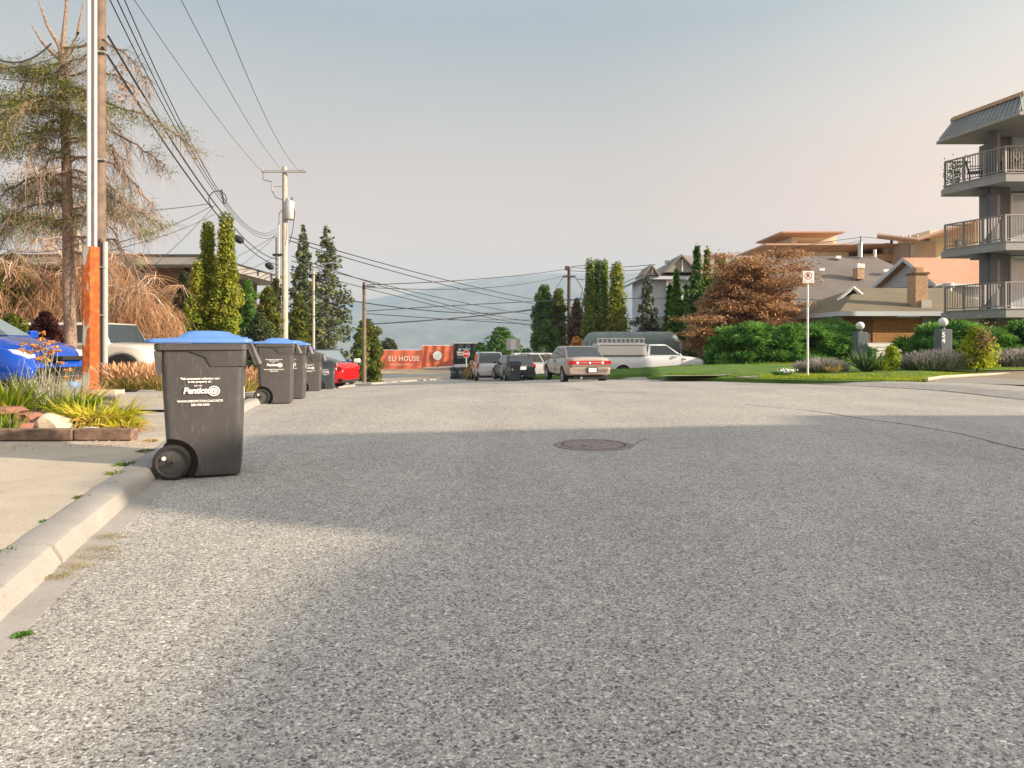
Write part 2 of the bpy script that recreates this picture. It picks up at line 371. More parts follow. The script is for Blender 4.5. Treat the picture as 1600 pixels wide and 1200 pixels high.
# foliage colours
M['cedar_y'] = leafmat('yellow_green_cedar', [(.05, .10, .012), (.14, .21, .02), (.33, .35, .035), (.50, .40, .05)], trans=.3)
M['cedar_d'] = leafmat('dark_green_cedar', [(.026, .075, .02), (.06, .15, .028), (.15, .26, .04)], trans=.25)
M['cedar_g'] = leafmat('golden_green_cedar', [(.026, .08, .018), (.08, .18, .025), (.24, .30, .04), (.42, .33, .05)], trans=.25)
M['cedar_b'] = leafmat('bright_green_cedar', [(.03, .08, .016), (.09, .23, .02), (.26, .40, .03)], trans=.3)
M['spruce'] = leafmat('spruce_needles', [(.04, .07, .028), (.11, .155, .058), (.28, .27, .10)], trans=.12)
M['bluespruce'] = leafmat('blue_spruce_needles', [(.06, .10, .075), (.15, .20, .14), (.30, .30, .17)], trans=.12)
M['leaf'] = leafmat('green_leaves', [(.03, .085, .02), (.085, .20, .035), (.20, .33, .055)], trans=.35)
M['leaf_y'] = leafmat('yellowing_leaves', [(.04, .07, .012), (.12, .16, .02), (.28, .26, .04)], trans=.4)
M['leaf_olive'] = leafmat('olive_leaves', [(.025, .045, .02), (.06, .09, .03), (.13, .12, .06)], trans=.35)
M['maple'] = leafmat('bronze_maple_leaves', [(.07, .07, .035), (.15, .10, .055), (.33, .17, .09), (.55, .32, .17), (.68, .43, .18), (.26, .28, .08)], trans=.3)
M['maroon'] = leafmat('maroon_leaves', [(.045, .015, .014), (.11, .035, .03), (.26, .10, .06)], trans=.3)
M['juniper'] = leafmat('juniper_sprays', [(.018, .06, .018), (.08, .22, .04), (.20, .40, .08), (.30, .50, .11)], trans=.3)
M['chartreuse'] = leafmat('chartreuse_leaves', [(.14, .20, .012), (.36, .44, .02), (.56, .60, .05)], trans=.45)
M['lavender'] = leafmat('lavender_foliage', [(.10, .14, .09), (.20, .23, .17), (.34, .34, .28)], trans=.25)
M['lavtip'] = leafmat('faded_lavender_tips', [(.30, .27, .28), (.46, .42, .40)], trans=.25)
M['iris'] = leafmat('sword_leaves', [(.07, .14, .01), (.20, .28, .02), (.42, .42, .06)], trans=.35)
M['drygrass'] = leafmat('dry_grass_blades', [(.16, .14, .03), (.42, .32, .12), (.60, .44, .20)], trans=.35)
M['orangetip'] = leafmat('orange_seed_heads', [(.38, .20, .09), (.62, .36, .20), (.70, .48, .30)], trans=.3)
M['lily'] = leafmat('daylily_leaves', [(.14, .18, .01), (.38, .40, .02), (.60, .54, .06), (.66, .42, .12)], trans=.35)
M['silver'] = leafmat('silver_stems', [(.28, .30, .20), (.46, .46, .34), (.58, .54, .40)], trans=.3)
M['orangeflower'] = leafmat('dried_orange_flower', [(.50, .20, .04), (.72, .36, .10), (.80, .50, .20)], trans=.3)
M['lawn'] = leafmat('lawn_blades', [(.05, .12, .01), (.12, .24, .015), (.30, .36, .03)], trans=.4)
def mat_lawn():
    m, t, b = newmat('mown_lawn')
    a = rampn(t, noise(t, 1.1, 6, .7), [(.3, (.055, .15, .012)), (.5, (.10, .21, .015)), (.72, (.20, .27, .02))])
    f = rampn(t, noise(t, 60, 4, .8), [(.3, .6), (.6, 1.15)])
    t.links.new(mixcol(t, 1, a, f, 'MULTIPLY'), b.inputs['Base Color']); b.inputs['Roughness'].default_value = .8
    bump(t, b, noise(t, 90, 4, .8), .9, .04); return m
M['lawnbase'] = mat_lawn()

# ------------------------------------------------------------------ ground, road, kerbs
def interp(pts, v):
    if v <= pts[0][0]: return pts[0][1]
    for (a, x0), (b, x1) in zip(pts, pts[1:]):
        if v <= b: return x0 + (x1 - x0) * (v - a) / (b - a)
    return pts[-1][1]
def fine(pts, n=200):
    """smooth a polyline of (y, x)"""
    ys = np.linspace(pts[0][0], pts[-1][0], n); xs = np.array([interp(pts, y) for y in ys])
    k = np.ones(7) / 7; xp = np.pad(xs, 3, mode='edge'); xp[:3] = xs[0] - (xs[1] - xs[0]) * np.arange(3, 0, -1); xp[-3:] = xs[-1]
    return list(zip(ys, np.convolve(xp, k, 'valid')))
LK = fine([(-16, 3.8), (0, -1.05), (2.37, -1.775), (2.96, -1.955), (3.45, -2.13), (4.6, -2.46), (4.86, -2.53), (7.6, -3.30), (10.9, -4.05), (14.5, -4.95), (18.6, -5.98), (24.9, -7.25), (30, -7.75), (41, -8.2), (52, -7.2), (63, -5.9), (64, -5.9)])
rp = [hit(px, py) for px, py in ((1600, 624), (1515, 614.5), (1430, 607), (1300, 601.5), (1200, 598.3), (1100, 595.6), (1000, 593.2), (950, 592))]
rk = [(-16, 9.6), (8, 9.2)] + [(p.y, p.x) for p in rp if p.y > 8.5] + [(34, 2.7), (45, 2.6), (60, 3.6), (64, 5.0)]
rk2 = [rk[0]]
for a in rk[1:]:
    if a[0] > rk2[-1][0] + .3: rk2.append(a)
RK = fine(rk2)
XL = lambda y: interp(LK, y)
XR = lambda y: interp(RK, y)
# one ground sheet out to the lake, its surface just under the roads and lawns laid on it
def base_z(x, y):
    z = G(x, y) - .06
    if y > 12: z += .30 * smooth(9, 16, x) * (1 - smooth(60, 90, y))
    z -= 1.1 * smooth(97, 140, y) + 15.2 * smooth(120, 520, y)
    return z
gx = sorted(set([round(v, 2) for v in np.concatenate([np.linspace(-6000, -400, 8), np.linspace(-300, -40, 9), np.linspace(-30, 45, 60), np.linspace(60, 400, 10), np.linspace(800, 6000, 7)])]))
gy = sorted(set([round(v, 2) for v in np.concatenate([np.linspace(-400, -30, 6), np.linspace(-16, 100, 90), np.linspace(110, 560, 22), np.linspace(700, 1300, 5), [2500, 9000]])]))
vs = [(x, y, base_z(x, y) - (6 if y > 650 else 0)) for y in gy for x in gx]; nx = len(gx)
qs = [(j * nx + i, j * nx + i + 1, (j + 1) * nx + i + 1, (j + 1) * nx + i) for j in range(len(gy) - 1) for i in range(nx - 1)]
g = indexed_mesh('ground', vs, qs, M['earth']); tag(g, kind='structure'); shade(g.data, 60)
LAKE_Z = -16.0
wm, wt, wb = newmat('lake_water'); wb.inputs['Base Color'].default_value = (.10, .16, .18, 1); wb.inputs['Roughness'].default_value = .25
bump(wt, wb, noise(wt, .05, 3), .1, .2)
lk = MB().add([(-6000, 560, LAKE_Z), (6000, 560, LAKE_Z), (6000, 5200, LAKE_Z), (-6000, 5200, LAKE_Z)], [(0, 1, 2, 3)]).build('lake', wm); tag(lk, kind='structure')
ys = np.concatenate([np.linspace(-15.5, 0, 10), np.linspace(1, 62.5, 90)])
def strip(name, ylist, xa, xb, zo, mat, n=14, zf=None):
    v = []; 
    for y in ylist:
        a, b = xa(y), xb(y)
        for k in range(n + 1):
            x = a + (b - a) * k / n; v.append((x, y, (zf or G)(x, y) + zo))
    q = [(j * (n + 1) + i, j * (n + 1) + i + 1, (j + 1) * (n + 1) + i + 1, (j + 1) * (n + 1) + i) for j in range(len(ylist) - 1) for i in range(n)]
    o = indexed_mesh(name, v, q, mat); shade(o.data, 60); return o
road = strip('road', ys, lambda y: XL(y) + .02 + .06 * (1 - smooth(2.5, 5, y)), lambda y: XR(y) - .04, 0, M['asphalt'], 20); tag(road, kind='structure')
cross = strip('cross_street', list(np.linspace(62.5, 76, 8)), lambda y: -60, lambda y: 60, .012, M['asphalt'], 30); tag(cross, kind='structure')
# left kerb: gutter pan, sloping face, broad worn top; joints every 3 m are real gaps
def kerb(name, K, side, y0, y1, prof, mat, step=.25, joint=3.0, wob=.012):
    y = y0
    while y < y1 - .2:
        ye = min(y + joint, y1); m = MB(); rings = []
        yy = np.arange(y + .006, ye - .006, step).tolist() + [ye - .006]
        for v in yy:
            x = interp(K, v); dx = interp(K, v + .1) - interp(K, v - .1); tl = math.hypot(dx, .2); nx_, ny_ = .2 / tl, -dx / tl
            o = random.uniform(-wob, wob)
            rings.append([(x + side * (a + (o if h > .02 else 0)) * nx_, v + side * a * ny_, G(x + side * a * nx_, v) + h) for a, h in prof])
        m.loft(rings, close=True, cap=True); o = m.build(name, mat, smooth_=35); tag(o, kind='structure')
        y = ye
kerb('kerb', LK, -1, -15, 62, [(-.11, .002), (-.11, -.12), (.225, -.12), (.225, .091), (.205, .099), (.065, .099), (.042, .090), (.014, .04), (0, .008)], M['kerb'])
kerb('kerb', RK, 1, -10, 62, [(0, .006), (0, -.12), (1.5, -.12), (1.5, .10), (.55, .10), (.28, .07), (.1, .015)], M['kerb'], step=.5, joint=4.0, wob=0)
# left pavement / driveway apron of sandy concrete
def zl(x, y): return G(x, y) + .09
pv = strip('pavement', np.linspace(-10, 6.45, 30), lambda y: -16, lambda y: XL(y) - .23, .0, M['pavement'], 12, zl); tag(pv, kind='structure')
yard = strip('gravel_yard', np.linspace(6.2, 62, 44), lambda y: -40, lambda y: XL(y) - .23, -.015, M['gravel'], 12, zl); tag(yard, kind='structure')
# driveway slab between the garden bed and the second bin
sl = strip('driveway', np.linspace(8.9, 12.6, 10), lambda y: -8.6 + (y - 8.9) * .1, lambda y: XL(y) - .24, .02, M['kerb'], 8, zl); tag(sl, kind='structure')

# right lawn, built from its real edge behind the kerb up to the rise in front of the hedge
def lawn_patch(name, cols, mat, nrow=10):
    rows = []
    for front, ridge, back in cols:
        r = []
        for k in range(nrow + 1):
            t = k / nrow; p = front.lerp(ridge, t); p.z += .04 * math.sin(math.pi * t) + random.uniform(-.008, .008); r.append(p)
        r.append(back); fw = Vector((front.x - .05, front.y - .30, front.z - .008)); rows.append([Vector((fw.x, fw.y, fw.z - .3)), fw] + r)
    n = nrow + 4; v = [p for r in rows for p in r]
    q = [(i * n + j, (i + 1) * n + j, (i + 1) * n + j + 1, i * n + j + 1) for i in range(len(rows) - 1) for j in range(n - 1)]
    o = indexed_mesh(name, v, q, mat); shade(o.data, 60); return o
lawn_cols = []
front_line = [(782, 591), (860, 590.3), (950, 589.4), (1050, 588.6), (1180, 591.5), (1300, 594), (1440, 596.5)]
ridge_line = [(782, 589.0, 33), (860, 583, 31), (950, 577.5, 30), (1050, 572, 29.5), (1130, 568.5, 29), (1250, 566, 28.5), (1440, 566, 27.5)]
def pl(pts, x, k=1):
    for a, b in zip(pts, pts[1:]):
        if x <= b[0]: t = (x - a[0]) / (b[0] - a[0]); return a[k] + (b[k] - a[k]) * t
    return pts[-1][k]
lawn_front = []
for px in range(782, 1441, 14):
    f = hit(px, pl(front_line, px), .10); lawn_front.append(f)
    y, d = pl(ridge_line, px), pl(ridge_line, px, 2); r = P(px, y, max(d, f.y + 1.0)); b = Vector((r.x, r.y + 3, r.z - 1.2 if px < 1130 else r.z - .1))
    lawn_cols.append((f + Vector((0, 0, .012)), r, b))
lawn = lawn_patch('lawn', lawn_cols, M['lawnbase']); tag(lawn, kind='structure')
# second lawn strip to the right of it, behind the driveway mouth
cols2 = []
for px in range(1438, 1720, 14):
    f = hit(px, pl([(1440, 596.5), (1470, 592), (1520, 588.5), (1600, 585.5), (1720, 583)], px), .11)
    r = P(px, pl([(1440, 566), (1600, 565), (1720, 564)], px), 27.5); cols2.append((f, r, r + Vector((0, 6, 0))))
l2 = lawn_patch('lawn', cols2, M['lawnbase']); tag(l2, kind='structure')
ap = MB(); q = [hit(1452, 596.8, .105), hit(1720, 606, .105), hit(1720, 583.5, .105), hit(1600, 586, .105), hit(1520, 589, .105), hit(1470, 592.4, .105)]
ap.add([p + Vector((0, 0, .004)) for p in q], [tuple(range(len(q)))]); apo = ap.build('side_drive', M['drive']); tag(apo, kind='structure')
kb = MB(); pts = [hit(px, py, .11) + Vector((0, 0, .05)) for px, py in ((1448, 596.6), (1470, 592.6), (1520, 589.2), (1600, 586.2), (1720, 583.6))]
kb.tube(pts, .045, 6); tag(kb.build('kerb', M['pavement']), kind='structure')
# a concrete path and a low timber edging where the lawn is cut
pa = MB(); a, b, c_, d_ = hit(1150, 591.2, .10), hit(1178, 591.5, .10), hit(1200, 588.5, .12), hit(1172, 588.2, .12)
pa.add([p + Vector((0, 0, .03)) for p in (a, b, c_, d_)], [(0, 1, 2, 3)]); tag(pa.build('path', M['kerb']), kind='structure')
le = MB(); pts = [hit(px, py, .12) + Vector((0, 0, .05)) for px, py in ((1030, 590), (1062, 586), (1100, 584.8), (1143, 584.6), (1160, 587), (1120, 589.5))]
le.add(pts, [tuple(range(6))]); tag(le.build('gravel_strip', M['gravel']), kind='structure')

# verge and gravel bank on the far side of the cross street
vg = strip('verge', list(np.linspace(76, 84, 5)), lambda y: -60, lambda y: 40, .03, M['sand'], 20); tag(vg, kind='structure')
lv = MB(); pts = [hit(560, 603), hit(587, 599.3), hit(640, 596), hit(699, 592.3), hit(699, 587.5), hit(640, 589.5), hit(590, 592.5), hit(560, 596)]
lv.add([p + Vector((0, 0, .02)) for p in pts], [tuple(range(len(pts)))]); tag(lv.build('verge', M['sand']), kind='structure')
bk = MB(); T = [P(560, 584, 92), P(640, 580, 92), P(700, 575.5, 92), P(760, 572, 92), P(900, 572, 92)]; Bm = [Vector((p.x, 83.8, -2.62)) for p in T]
v = [x for ab in zip(Bm, T) for x in ab] ; n = len(T)
bk.add(v + [p + Vector((0, 30, -.2)) for p in T], [(2 * i, 2 * i + 2, 2 * i + 3, 2 * i + 1) for i in range(n - 1)] + [(2 * i + 1, 2 * i + 3, 2 * n + i + 1, 2 * n + i) for i in range(n - 1)])
tag(bk.build('gravel_bank', M['embank'], smooth_=60), kind='structure')

# hills across the lake: ridge heights follow the skyline, slopes roughened
def hill(name, dist, depth, line, mat, seed, rough=1.0):
    rs = np.random.RandomState(seed); xs = np.linspace(line[0][0], line[-1][0], 130); rows = 16; v = []
    ph = rs.rand(12) * 6.28
    for i, px in enumerate(xs):
        top = (HY - pl(line, px)) / FPX * dist + 17
        X = (px - CX) / FPX * dist
        for k in range(rows):
            t = k / (rows - 1); ridge = math.sin(t * math.pi / 2)
            n = sum(math.sin(X * f * .004 + t * f * 2.1 + ph[j]) / f for j, f in enumerate((1.3, 2.1, 3.7, 6.1, 9.7, 14.3)))
            z = LAKE_Z + top * ridge + n * 14 * rough * math.sin(t * math.pi) + (n * 2.2 if k == rows - 1 else 0)
            v.append((X * (1 + .0 * t), dist - depth * (1 - t) + n * 25 * math.sin(t * math.pi), z if k else LAKE_Z - 5))
    q = [(i * rows + k, (i + 1) * rows + k, (i + 1) * rows + k + 1, i * rows + k + 1) for i in range(len(xs) - 1) for k in range(rows - 1)]
    o = indexed_mesh(name, v, q, mat); shade(o.data, 60); tag(o, kind='structure'); return o
hm, ht, hb = newmat('dry_wooded_hill')
ht.links.new(rampn(ht, noise(ht, .006, 8, .75), [(.35, (.03, .04, .035)), (.5, (.10, .10, .075)), (.60, (.17, .155, .12)), (.70, (.33, .29, .23))]), hb.inputs['Base Color']); hb.inputs['Roughness'].default_value = .95
hill('hill', 4600, 1400, [(-1400, 440), (-300, 470), (200, 480), (420, 478), (520, 474), (577, 472), (652, 460), (696, 447), (765, 436), (820, 432), (860, 429), (930, 431), (985, 428), (1060, 424), (1200, 410), (1600, 400), (3000, 430)], hm, 3)
hill('hill', 3400, 500, [(-1400, 520), (300, 512), (540, 508), (600, 507), (680, 500), (760, 492), (840, 488), (960, 494), (1100, 485), (1600, 480), (3000, 500)], hm, 9, .5)

# air: smoke haze over the whole valley
hz = MB().box((0, 2350, 280), (12600, 6400, 720)).build('haze', None)
hzm = bpy.data.materials.new('smoke_haze'); hzm.use_nodes = True; t = hzm.node_tree; t.nodes.clear()
pvn = t.nodes.new('ShaderNodeVolumePrincipled'); HAZE_D = 0.00025
pvn.inputs['Density'].default_value = HAZE_D; pvn.inputs['Color'].default_value = (.43, .585, .75, 1); pvn.inputs['Anisotropy'].default_value = 0.0
on = t.nodes.new('ShaderNodeOutputMaterial'); t.links.new(pvn.outputs[0], on.inputs['Volume'])
hz.data.materials.clear(); hz.data.materials.append(hzm); hz.display_type = 'WIRE'; tag(hz, kind='stuff')

# ------------------------------------------------------------------ lettering
_txt = {}
def text_mesh(body, size=1.0, bold=0.0, spacing=1.0, shear=0.0):
    key = (body, size, bold, spacing, shear)
    if key in _txt: return _txt[key]
    cu = bpy.data.curves.new('lettering', 'FONT'); cu.body = body; cu.size = size; cu.align_x = 'CENTER'; cu.align_y = 'CENTER'
    cu.extrude = .0008; cu.offset = bold; cu.space_character = spacing; cu.shear = shear; cu.resolution_u = 3
    o = bpy.data.objects.new('lettering', cu); col.objects.link(o)
    me = bpy.data.meshes.new_from_object(o.evaluated_get(bpy.context.evaluated_depsgraph_get()))
    bpy.data.objects.remove(o); bpy.data.curves.remove(cu); _txt[key] = me; return me
def text(body, size, mat, parent, loc, rot=(math.pi / 2, 0, 0), bold=0.0, spacing=1.0, name='lettering', sx=1.0, shear=0.0):
    me = text_mesh(body, size, bold, spacing, shear)
    if not me.materials: me.materials.append(mat)
    o = bpy.data.objects.new(name, me); col.objects.link(o)
    if parent is not None: o.parent = parent
    o.location = loc; o.rotation_euler = rot; o.scale = (sx, 1, 1); return o

# ------------------------------------------------------------------ unseen block right of frame, roof shaped to cast the shadow across the road
def caster():
    L = 9.5 / math.tan(R(SUN_EL)); ox, oy = SUN_DIR.x * L, SUN_DIR.y * L
    sh = [(-2.75, 7.25), (3.44, 8.25), (3.75, 9.25), (16, 9.25), (16, -12), (-.95, -12), (-.95, 2.2), (-.85, 3.0), (-.6, 3.45), (-1.6, 3.8), (-2.9, 4.25)]
    poly = [(x + ox, y + oy) for x, y in sh][::-1]
    t = thing('apartment_building', 'unseen pale block right of the camera, its flat roof shaped to cast the road shadow', 'building', (0, 0, 0))
    MB().prism(poly, 9.2, 9.5).build('roof', M['apt_fascia'], t)
    cx = sum(p[0] for p in poly) / len(poly); cy = sum(p[1] for p in poly) / len(poly)
    MB().prism([(cx + (x - cx) * .93, cy + (y - cy) * .93) for x, y in poly], -.5, 9.197).build('wall', M['stucco'], t)
caster()

# ------------------------------------------------------------------ wheelie bins
def rrect(x0, x1, hy, r, z, n=4):
    pts = []
    for cx, cy, a0 in ((x1 - r, hy - r, 0), (x0 + r, hy - r, 90), (x0 + r, -hy + r, 180), (x1 - r, -hy + r, 270)):
        for k in range(n + 1):
            a = R(a0 + 90 * k / n); pts.append((cx + r * math.cos(a), cy + r * math.sin(a), z))
    return pts
def make_bin(name, label, lidmat, bodymat, lettering=True):
    t = thing(name, label, 'wheelie bin', group='wheelie bins put out along the street')
    b = MB(); b.loft([rrect(-.205, .285, .235, .05, .02), rrect(-.215, .29, .245, .05, .06), rrect(-.262, .318, .285, .055, .90), rrect(-.265, .32, .287, .055, .955)])
    body = b.build('body', [bodymat, M['black']], t)
    cut = MB()
    for s in (-1, 1): cut.lathe([(0, -.06), (.185, -.06), (.185, .06), (0, .06)], 'Y', (-.19, s * .25, .12), 28)
    co = cut.build('cutter', M['black']); md = body.modifiers.new('b', 'BOOLEAN'); md.object = co; md.operation = 'DIFFERENCE'; md.solver = 'EXACT'
    me = bpy.data.meshes.new_from_object(body.evaluated_get(bpy.context.evaluated_depsgraph_get())); body.modifiers.clear(); body.data = me
    bpy.data.objects.remove(co); shade(me, 35)
    r = MB(); r.loft([rrect(-.29, .335, .305, .05, .952), rrect(-.30, .345, .312, .05, .958), rrect(-.30, .345, .312, .05, 1.0), rrect(-.285, .33, .30, .05, 1.004)])
    r.box((-.275, 0, .915), (.03, .5, .08)); r.build('rim', bodymat, t, smooth_=35)
    for s in (-1, 1):
        MB().slab([(-.30, s * .27, .95), (-.245, s * .27, .95), (-.255, s * .27, .74), (-.285, s * .27, .80)], .02).build('bracket', bodymat, t)
    d = MB(); d.loft([rrect(.06, .325, .291, .03, .835), rrect(.03, .335, .297, .03, .90), rrect(-.10, .337, .299, .03, .953)]); d.build('collar', bodymat, t, smooth_=35)
    g = MB(); g.slab([(.345, -.29, 1.0), (.345, .29, 1.0), (.405, .27, .845), (.405, -.27, .845)], -.014)
    for k in range(7): g.slab([(.346, -.27 + k * .09, 1.0), (.350, -.255 + k * .09, 1.002), (.425, -.24 + k * .085, .84), (.405, -.255 + k * .085, .84)], .02)
    g.build('lifting_comb', bodymat, t)
    l = MB(); l.loft([rrect(-.345, .365, .318, .06, 1.006), rrect(-.355, .372, .322, .06, 1.016), rrect(-.345, .365, .316, .06, 1.038), rrect(-.15, .27, .26, .08, 1.050), rrect(-.10, .20, .22, .09, 1.093), rrect(-.04, .12, .16, .08, 1.101)])
    l.tube([(-.355, -.2, 1.02), (-.375, -.1, 1.02), (-.375, .1, 1.02), (-.355, .2, 1.02)], .014, 8); l.box((.30, 0, 1.045), (.07, .18, .018)); l.box((.245, .20, 1.05), (.05, .03, .035)); l.box((.245, -.20, 1.05), (.05, .03, .035))
    l.build('lid', lidmat, t, smooth_=30)
    MB().tube([(-.185, -.30, .13), (-.185, .30, .13)], .012, 8).build('axle', M['black'], t)
    for s in (-1, 1):
        w_ = MB(); y0 = s * .225; w_.lathe([(.105, y0 - s * .02), (.125, y0 - s * .024), (.130, y0 - s * .008), (.130, y0 + s * .026), (.124, y0 + s * .036), (.108, y0 + s * .038), (.103, y0 + s * .034)], 'Y', (-.185, 0, .13), 32)
        wo_ = w_.build('wheel', M['rubber'], t, smooth_=35)
        h = MB(); h.lathe([(.105, y0 + s * .034), (.098, y0 + s * .030), (.092, y0 + s * .012), (.03, y0 + s * .014), (.028, y0 + s * .032), (0, y0 + s * .034)], 'Y', (-.185, 0, .13), 32); h.build('hub', bodymat, wo_, smooth_=35)
    MB().tube([(-.235, -.262, .165), (-.235, -.268, .165)], .016, 10).build('wheel_cap', M['print'], t)
    if lettering:
        for (s_, sz, z, bd) in (('This automated collection cart', .0215, .745, .0009), ('is the property of :', .0215, .722, .0009), ('WWW.PENTICTON.CA/CARTS', .0225, .578, .0009), ('250-490-2500', .0225, .551, .0009)):
            yy = -(.235 + .05 * (z - .06) / .84) - .0135
            text(s_, sz, M['print'], t, (.01, yy, z), (R(90) + .058, 0, 0), bd)
        yy = -(.235 + .05 * (.655 - .06) / .84) - .0135
        text('CITY OF', .013, M['print'], t, (-.005, yy, .692), (R(90) + .058, 0, 0), .0006, 1.1)
        text('Penticton', .062, M['print'], t, (.005, yy, .655), (R(90) + .058, 0, 0), .0022, .92, shear=.2)
        for r0, r1 in ((.030, .038), (.014, .024)):
            e = MB(); n = 26; vs_ = []
            for k in range(n + 1):
                a = 2 * math.pi * k / n
                vs_ += [(.105 + r0 * math.cos(a) * 1.1, 0, r0 * math.sin(a)), (.105 + r1 * math.cos(a) * 1.1, 0, r1 * math.sin(a))]
            e.add(vs_, [(2 * k, 2 * k + 1, 2 * k + 3, 2 * k + 2) for k in range(n)])
            em = e.build('emblem_ring', M['print'], t, fix=False); em.location = (0, yy - .001, .652); em.rotation_euler = (.058, 0, 0)
        MB().box((.3135, -.2, .63), (.004, .06, .09)).build('sticker', M['print'], t)
    return t
bin0 = make_bin('wheelie_bin', 'large grey wheelie bin with blue lid nearest the camera against the left kerb', M['bluelid'], M['plastic'])
bin0.location = (-2.335, 5.14, .0); bin0.scale = (.96, .96, .97); bin0.rotation_euler = (0, 0, R(20))
bin0b = make_bin('wheelie_bin', 'dark lidded grey bin standing behind the pair with blue lids', M['plastic'], M['plastic'])
bin0c = make_bin('wheelie_bin', 'slate coloured bin with dark lid beside the red car', M['plastic2'], M['plastic2'])
def place(b, label, px, d, rz=0, dz=0, first=False, skip=(), x=None, scale=1.0):
    X = (px - CX) / FPX * d if x is None else x; loc = (X, d, G(X, d) + dz)
    if first: b.location = loc; b.rotation_euler = (0, 0, rz); b.scale = (scale,) * 3; return b
    return copy_thing(b, label, loc, rz, scale, skip)
place(bin0, 'grey bin with blue lid second from the camera, left one of a pair', 429, 11.55, R(15))
place(bin0, 'grey bin with blue lid tucked close behind the second bin', 452, 12.9, R(13))
place(bin0b, '', 484, 18.9, R(12), first=True)
place(bin0c, '', 509, 25.2, R(10), first=True)
place(bin0c, 'slate bin standing alone in front of the dark parked car', 803, 36.6, R(-70), skip=())
place(bin0c, 'left one of the dark bins at the far corner by the stop sign', 710, 63.4, R(-40), scale=1.05)
place(bin0b, 'right one of the dark bins at the far corner by the stop sign', 722, 62.6, R(-30), scale=1.05)
place(bin0b, 'dark bin half hidden between the two far corner bins', 717, 64.6, R(-30), scale=1.0)

# ------------------------------------------------------------------ poles, cables
def at(px, d, dz=0): X = (px - CX) / FPX * d; return Vector((X, d, G(X, d) + dz))
PL1 = Vector((-7.28, 12.15, .12))
t = thing('utility_pole', 'tall brown utility pole with white conduits and rusty cable guard on a concrete block', 'utility pole', PL1)
MB().tube([(-.06, 0, -.3), (-.06, 0, 5), (-.04, 0, 10.4)], [.11, .10, .09], 20).build('pole', M['pole'], t, smooth_=60)
ch = MB(); pr = [(-.245, -.04), (-.245, -.20), (-.215, -.225), (-.10, -.235), (-.085, -.235), (.012, -.15), (.012, -.04)]; ch.loft([[(x, y, z) for x, y in pr] for z in (.04, .8, 1.6, 2.55)])
ch.build('rusty_guard', M['rust'], t, bevel=.006)
for x, r_ in ((-.155, .038), (-.043, .028)): MB().tube([(x, -.15, 2.5), (x, -.15, 10.0)], r_, 10).build('conduit', M['conduit'], t, smooth_=60)
MB().tube([(-.098, -.13, 2.5), (-.098, -.13, 10.0)], .02, 8).build('conduit', M['greypipe'], t, smooth_=60)
MB().tube([(.075, -.06, .30), (.075, -.06, 2.65)], .045, 14).build('grey_pipe', M['greypipe'], t, smooth_=60)
MB().tube([(.075, -.06, .14), (.075, -.06, .36)], .056, 14).build('pipe_collar', M['greypipe'], t, smooth_=60)
MB().tube([(.025, -.11, .1), (.02, -.11, 2.7)], .012, 6).build('ground_wire', M['wire'], t)
MB().tube([(.085, -.08, -.02), (.085, -.08, .2)], .042, 8).build('pipe_end', M['greypipe'], t)
for z in (.5, 1.35, 2.2, 4.1, 6.0): MB().box((.02, -.08, z), (.16, .10, .02)).build('strap', M['galv'], t)
MB().box((0, 0, 9.4), (2.4, .1, .12)).build('crossarm', M['pole'], t)
MB().box((.10, -.02, -.14), (.42, .36, .36), rz=.1).build('concrete_block', M['stone'], t, bevel=.012)

def pole(name, label, px, d, ztop_px, r, mat, arm=None, cat='utility pole'):
    b = at(px, d); top = P(px, ztop_px, d); t = thing(name, label, cat, b); h = top.z - b.z
    MB().tube([(0, 0, -.3), (0, 0, h)], [r, r * .72], 12).build('pole', mat, t, smooth_=60)
    return t, h, b
t2, h2, b2 = pole('utility_pole', 'pale utility pole with crossarm and grey transformer can behind the blue lidded bins', 445, 38, 261, .19, M['palepole'])
MB().box((0, -.16, h2 - .28), (2.5, .11, .13)).build('crossarm', M['galv'], t2)
for x in (-1.15, -.8, 1.15): MB().lathe([(.0, 0), (.05, .0), (.035, .05), (.05, .08), (.03, .14), (0, .15)], 'Z', (x, -.16, h2 - .22), 8).build('insulator', M['greypipe'], t2)
c = MB(); c.lathe([(0, 0), (.27, 0), (.29, .05), (.29, .95), (.26, 1.02), (.1, 1.08), (0, 1.08)], 'Z', (.30, -.12, h2 - 2.95), 20); tr = c.build('transformer', M['galv'], t2, smooth_=40)
for x in (.22, .42): MB().lathe([(.0, 0), (.05, .0), (.03, .1), (.045, .16), (0, .2)], 'Z', (x, -.12, h2 - 1.87), 8).build('bushing', M['greypipe'], tr)
MB().tube([(-.3, -.05, h2 - 3.2), (-.3, -.05, -.2)], .075, 8).build('conduit', M['conduit'], t2)
MB().tube([(-.47, -.02, h2 - 3.9), (-.47, -.02, -.2)], .05, 8).build('conduit', M['palepole'], t2)
MB().box((-.38, -.1, h2 - 4.9), (.5, .12, .12)).build('cable_bracket', M['black'], t2)
MB().tube([(-.65, -.1, h2 - .95), (-.65, -.1, h2 - 1.35)], .05, 6).build('cutout_fuse', M['greypipe'], t2)
MB().tube([(-.6, -.1, h2 - 1.1), (0, -.1, h2 - 1.1)], .025, 6).build('fuse_bracket', M['galv'], t2)
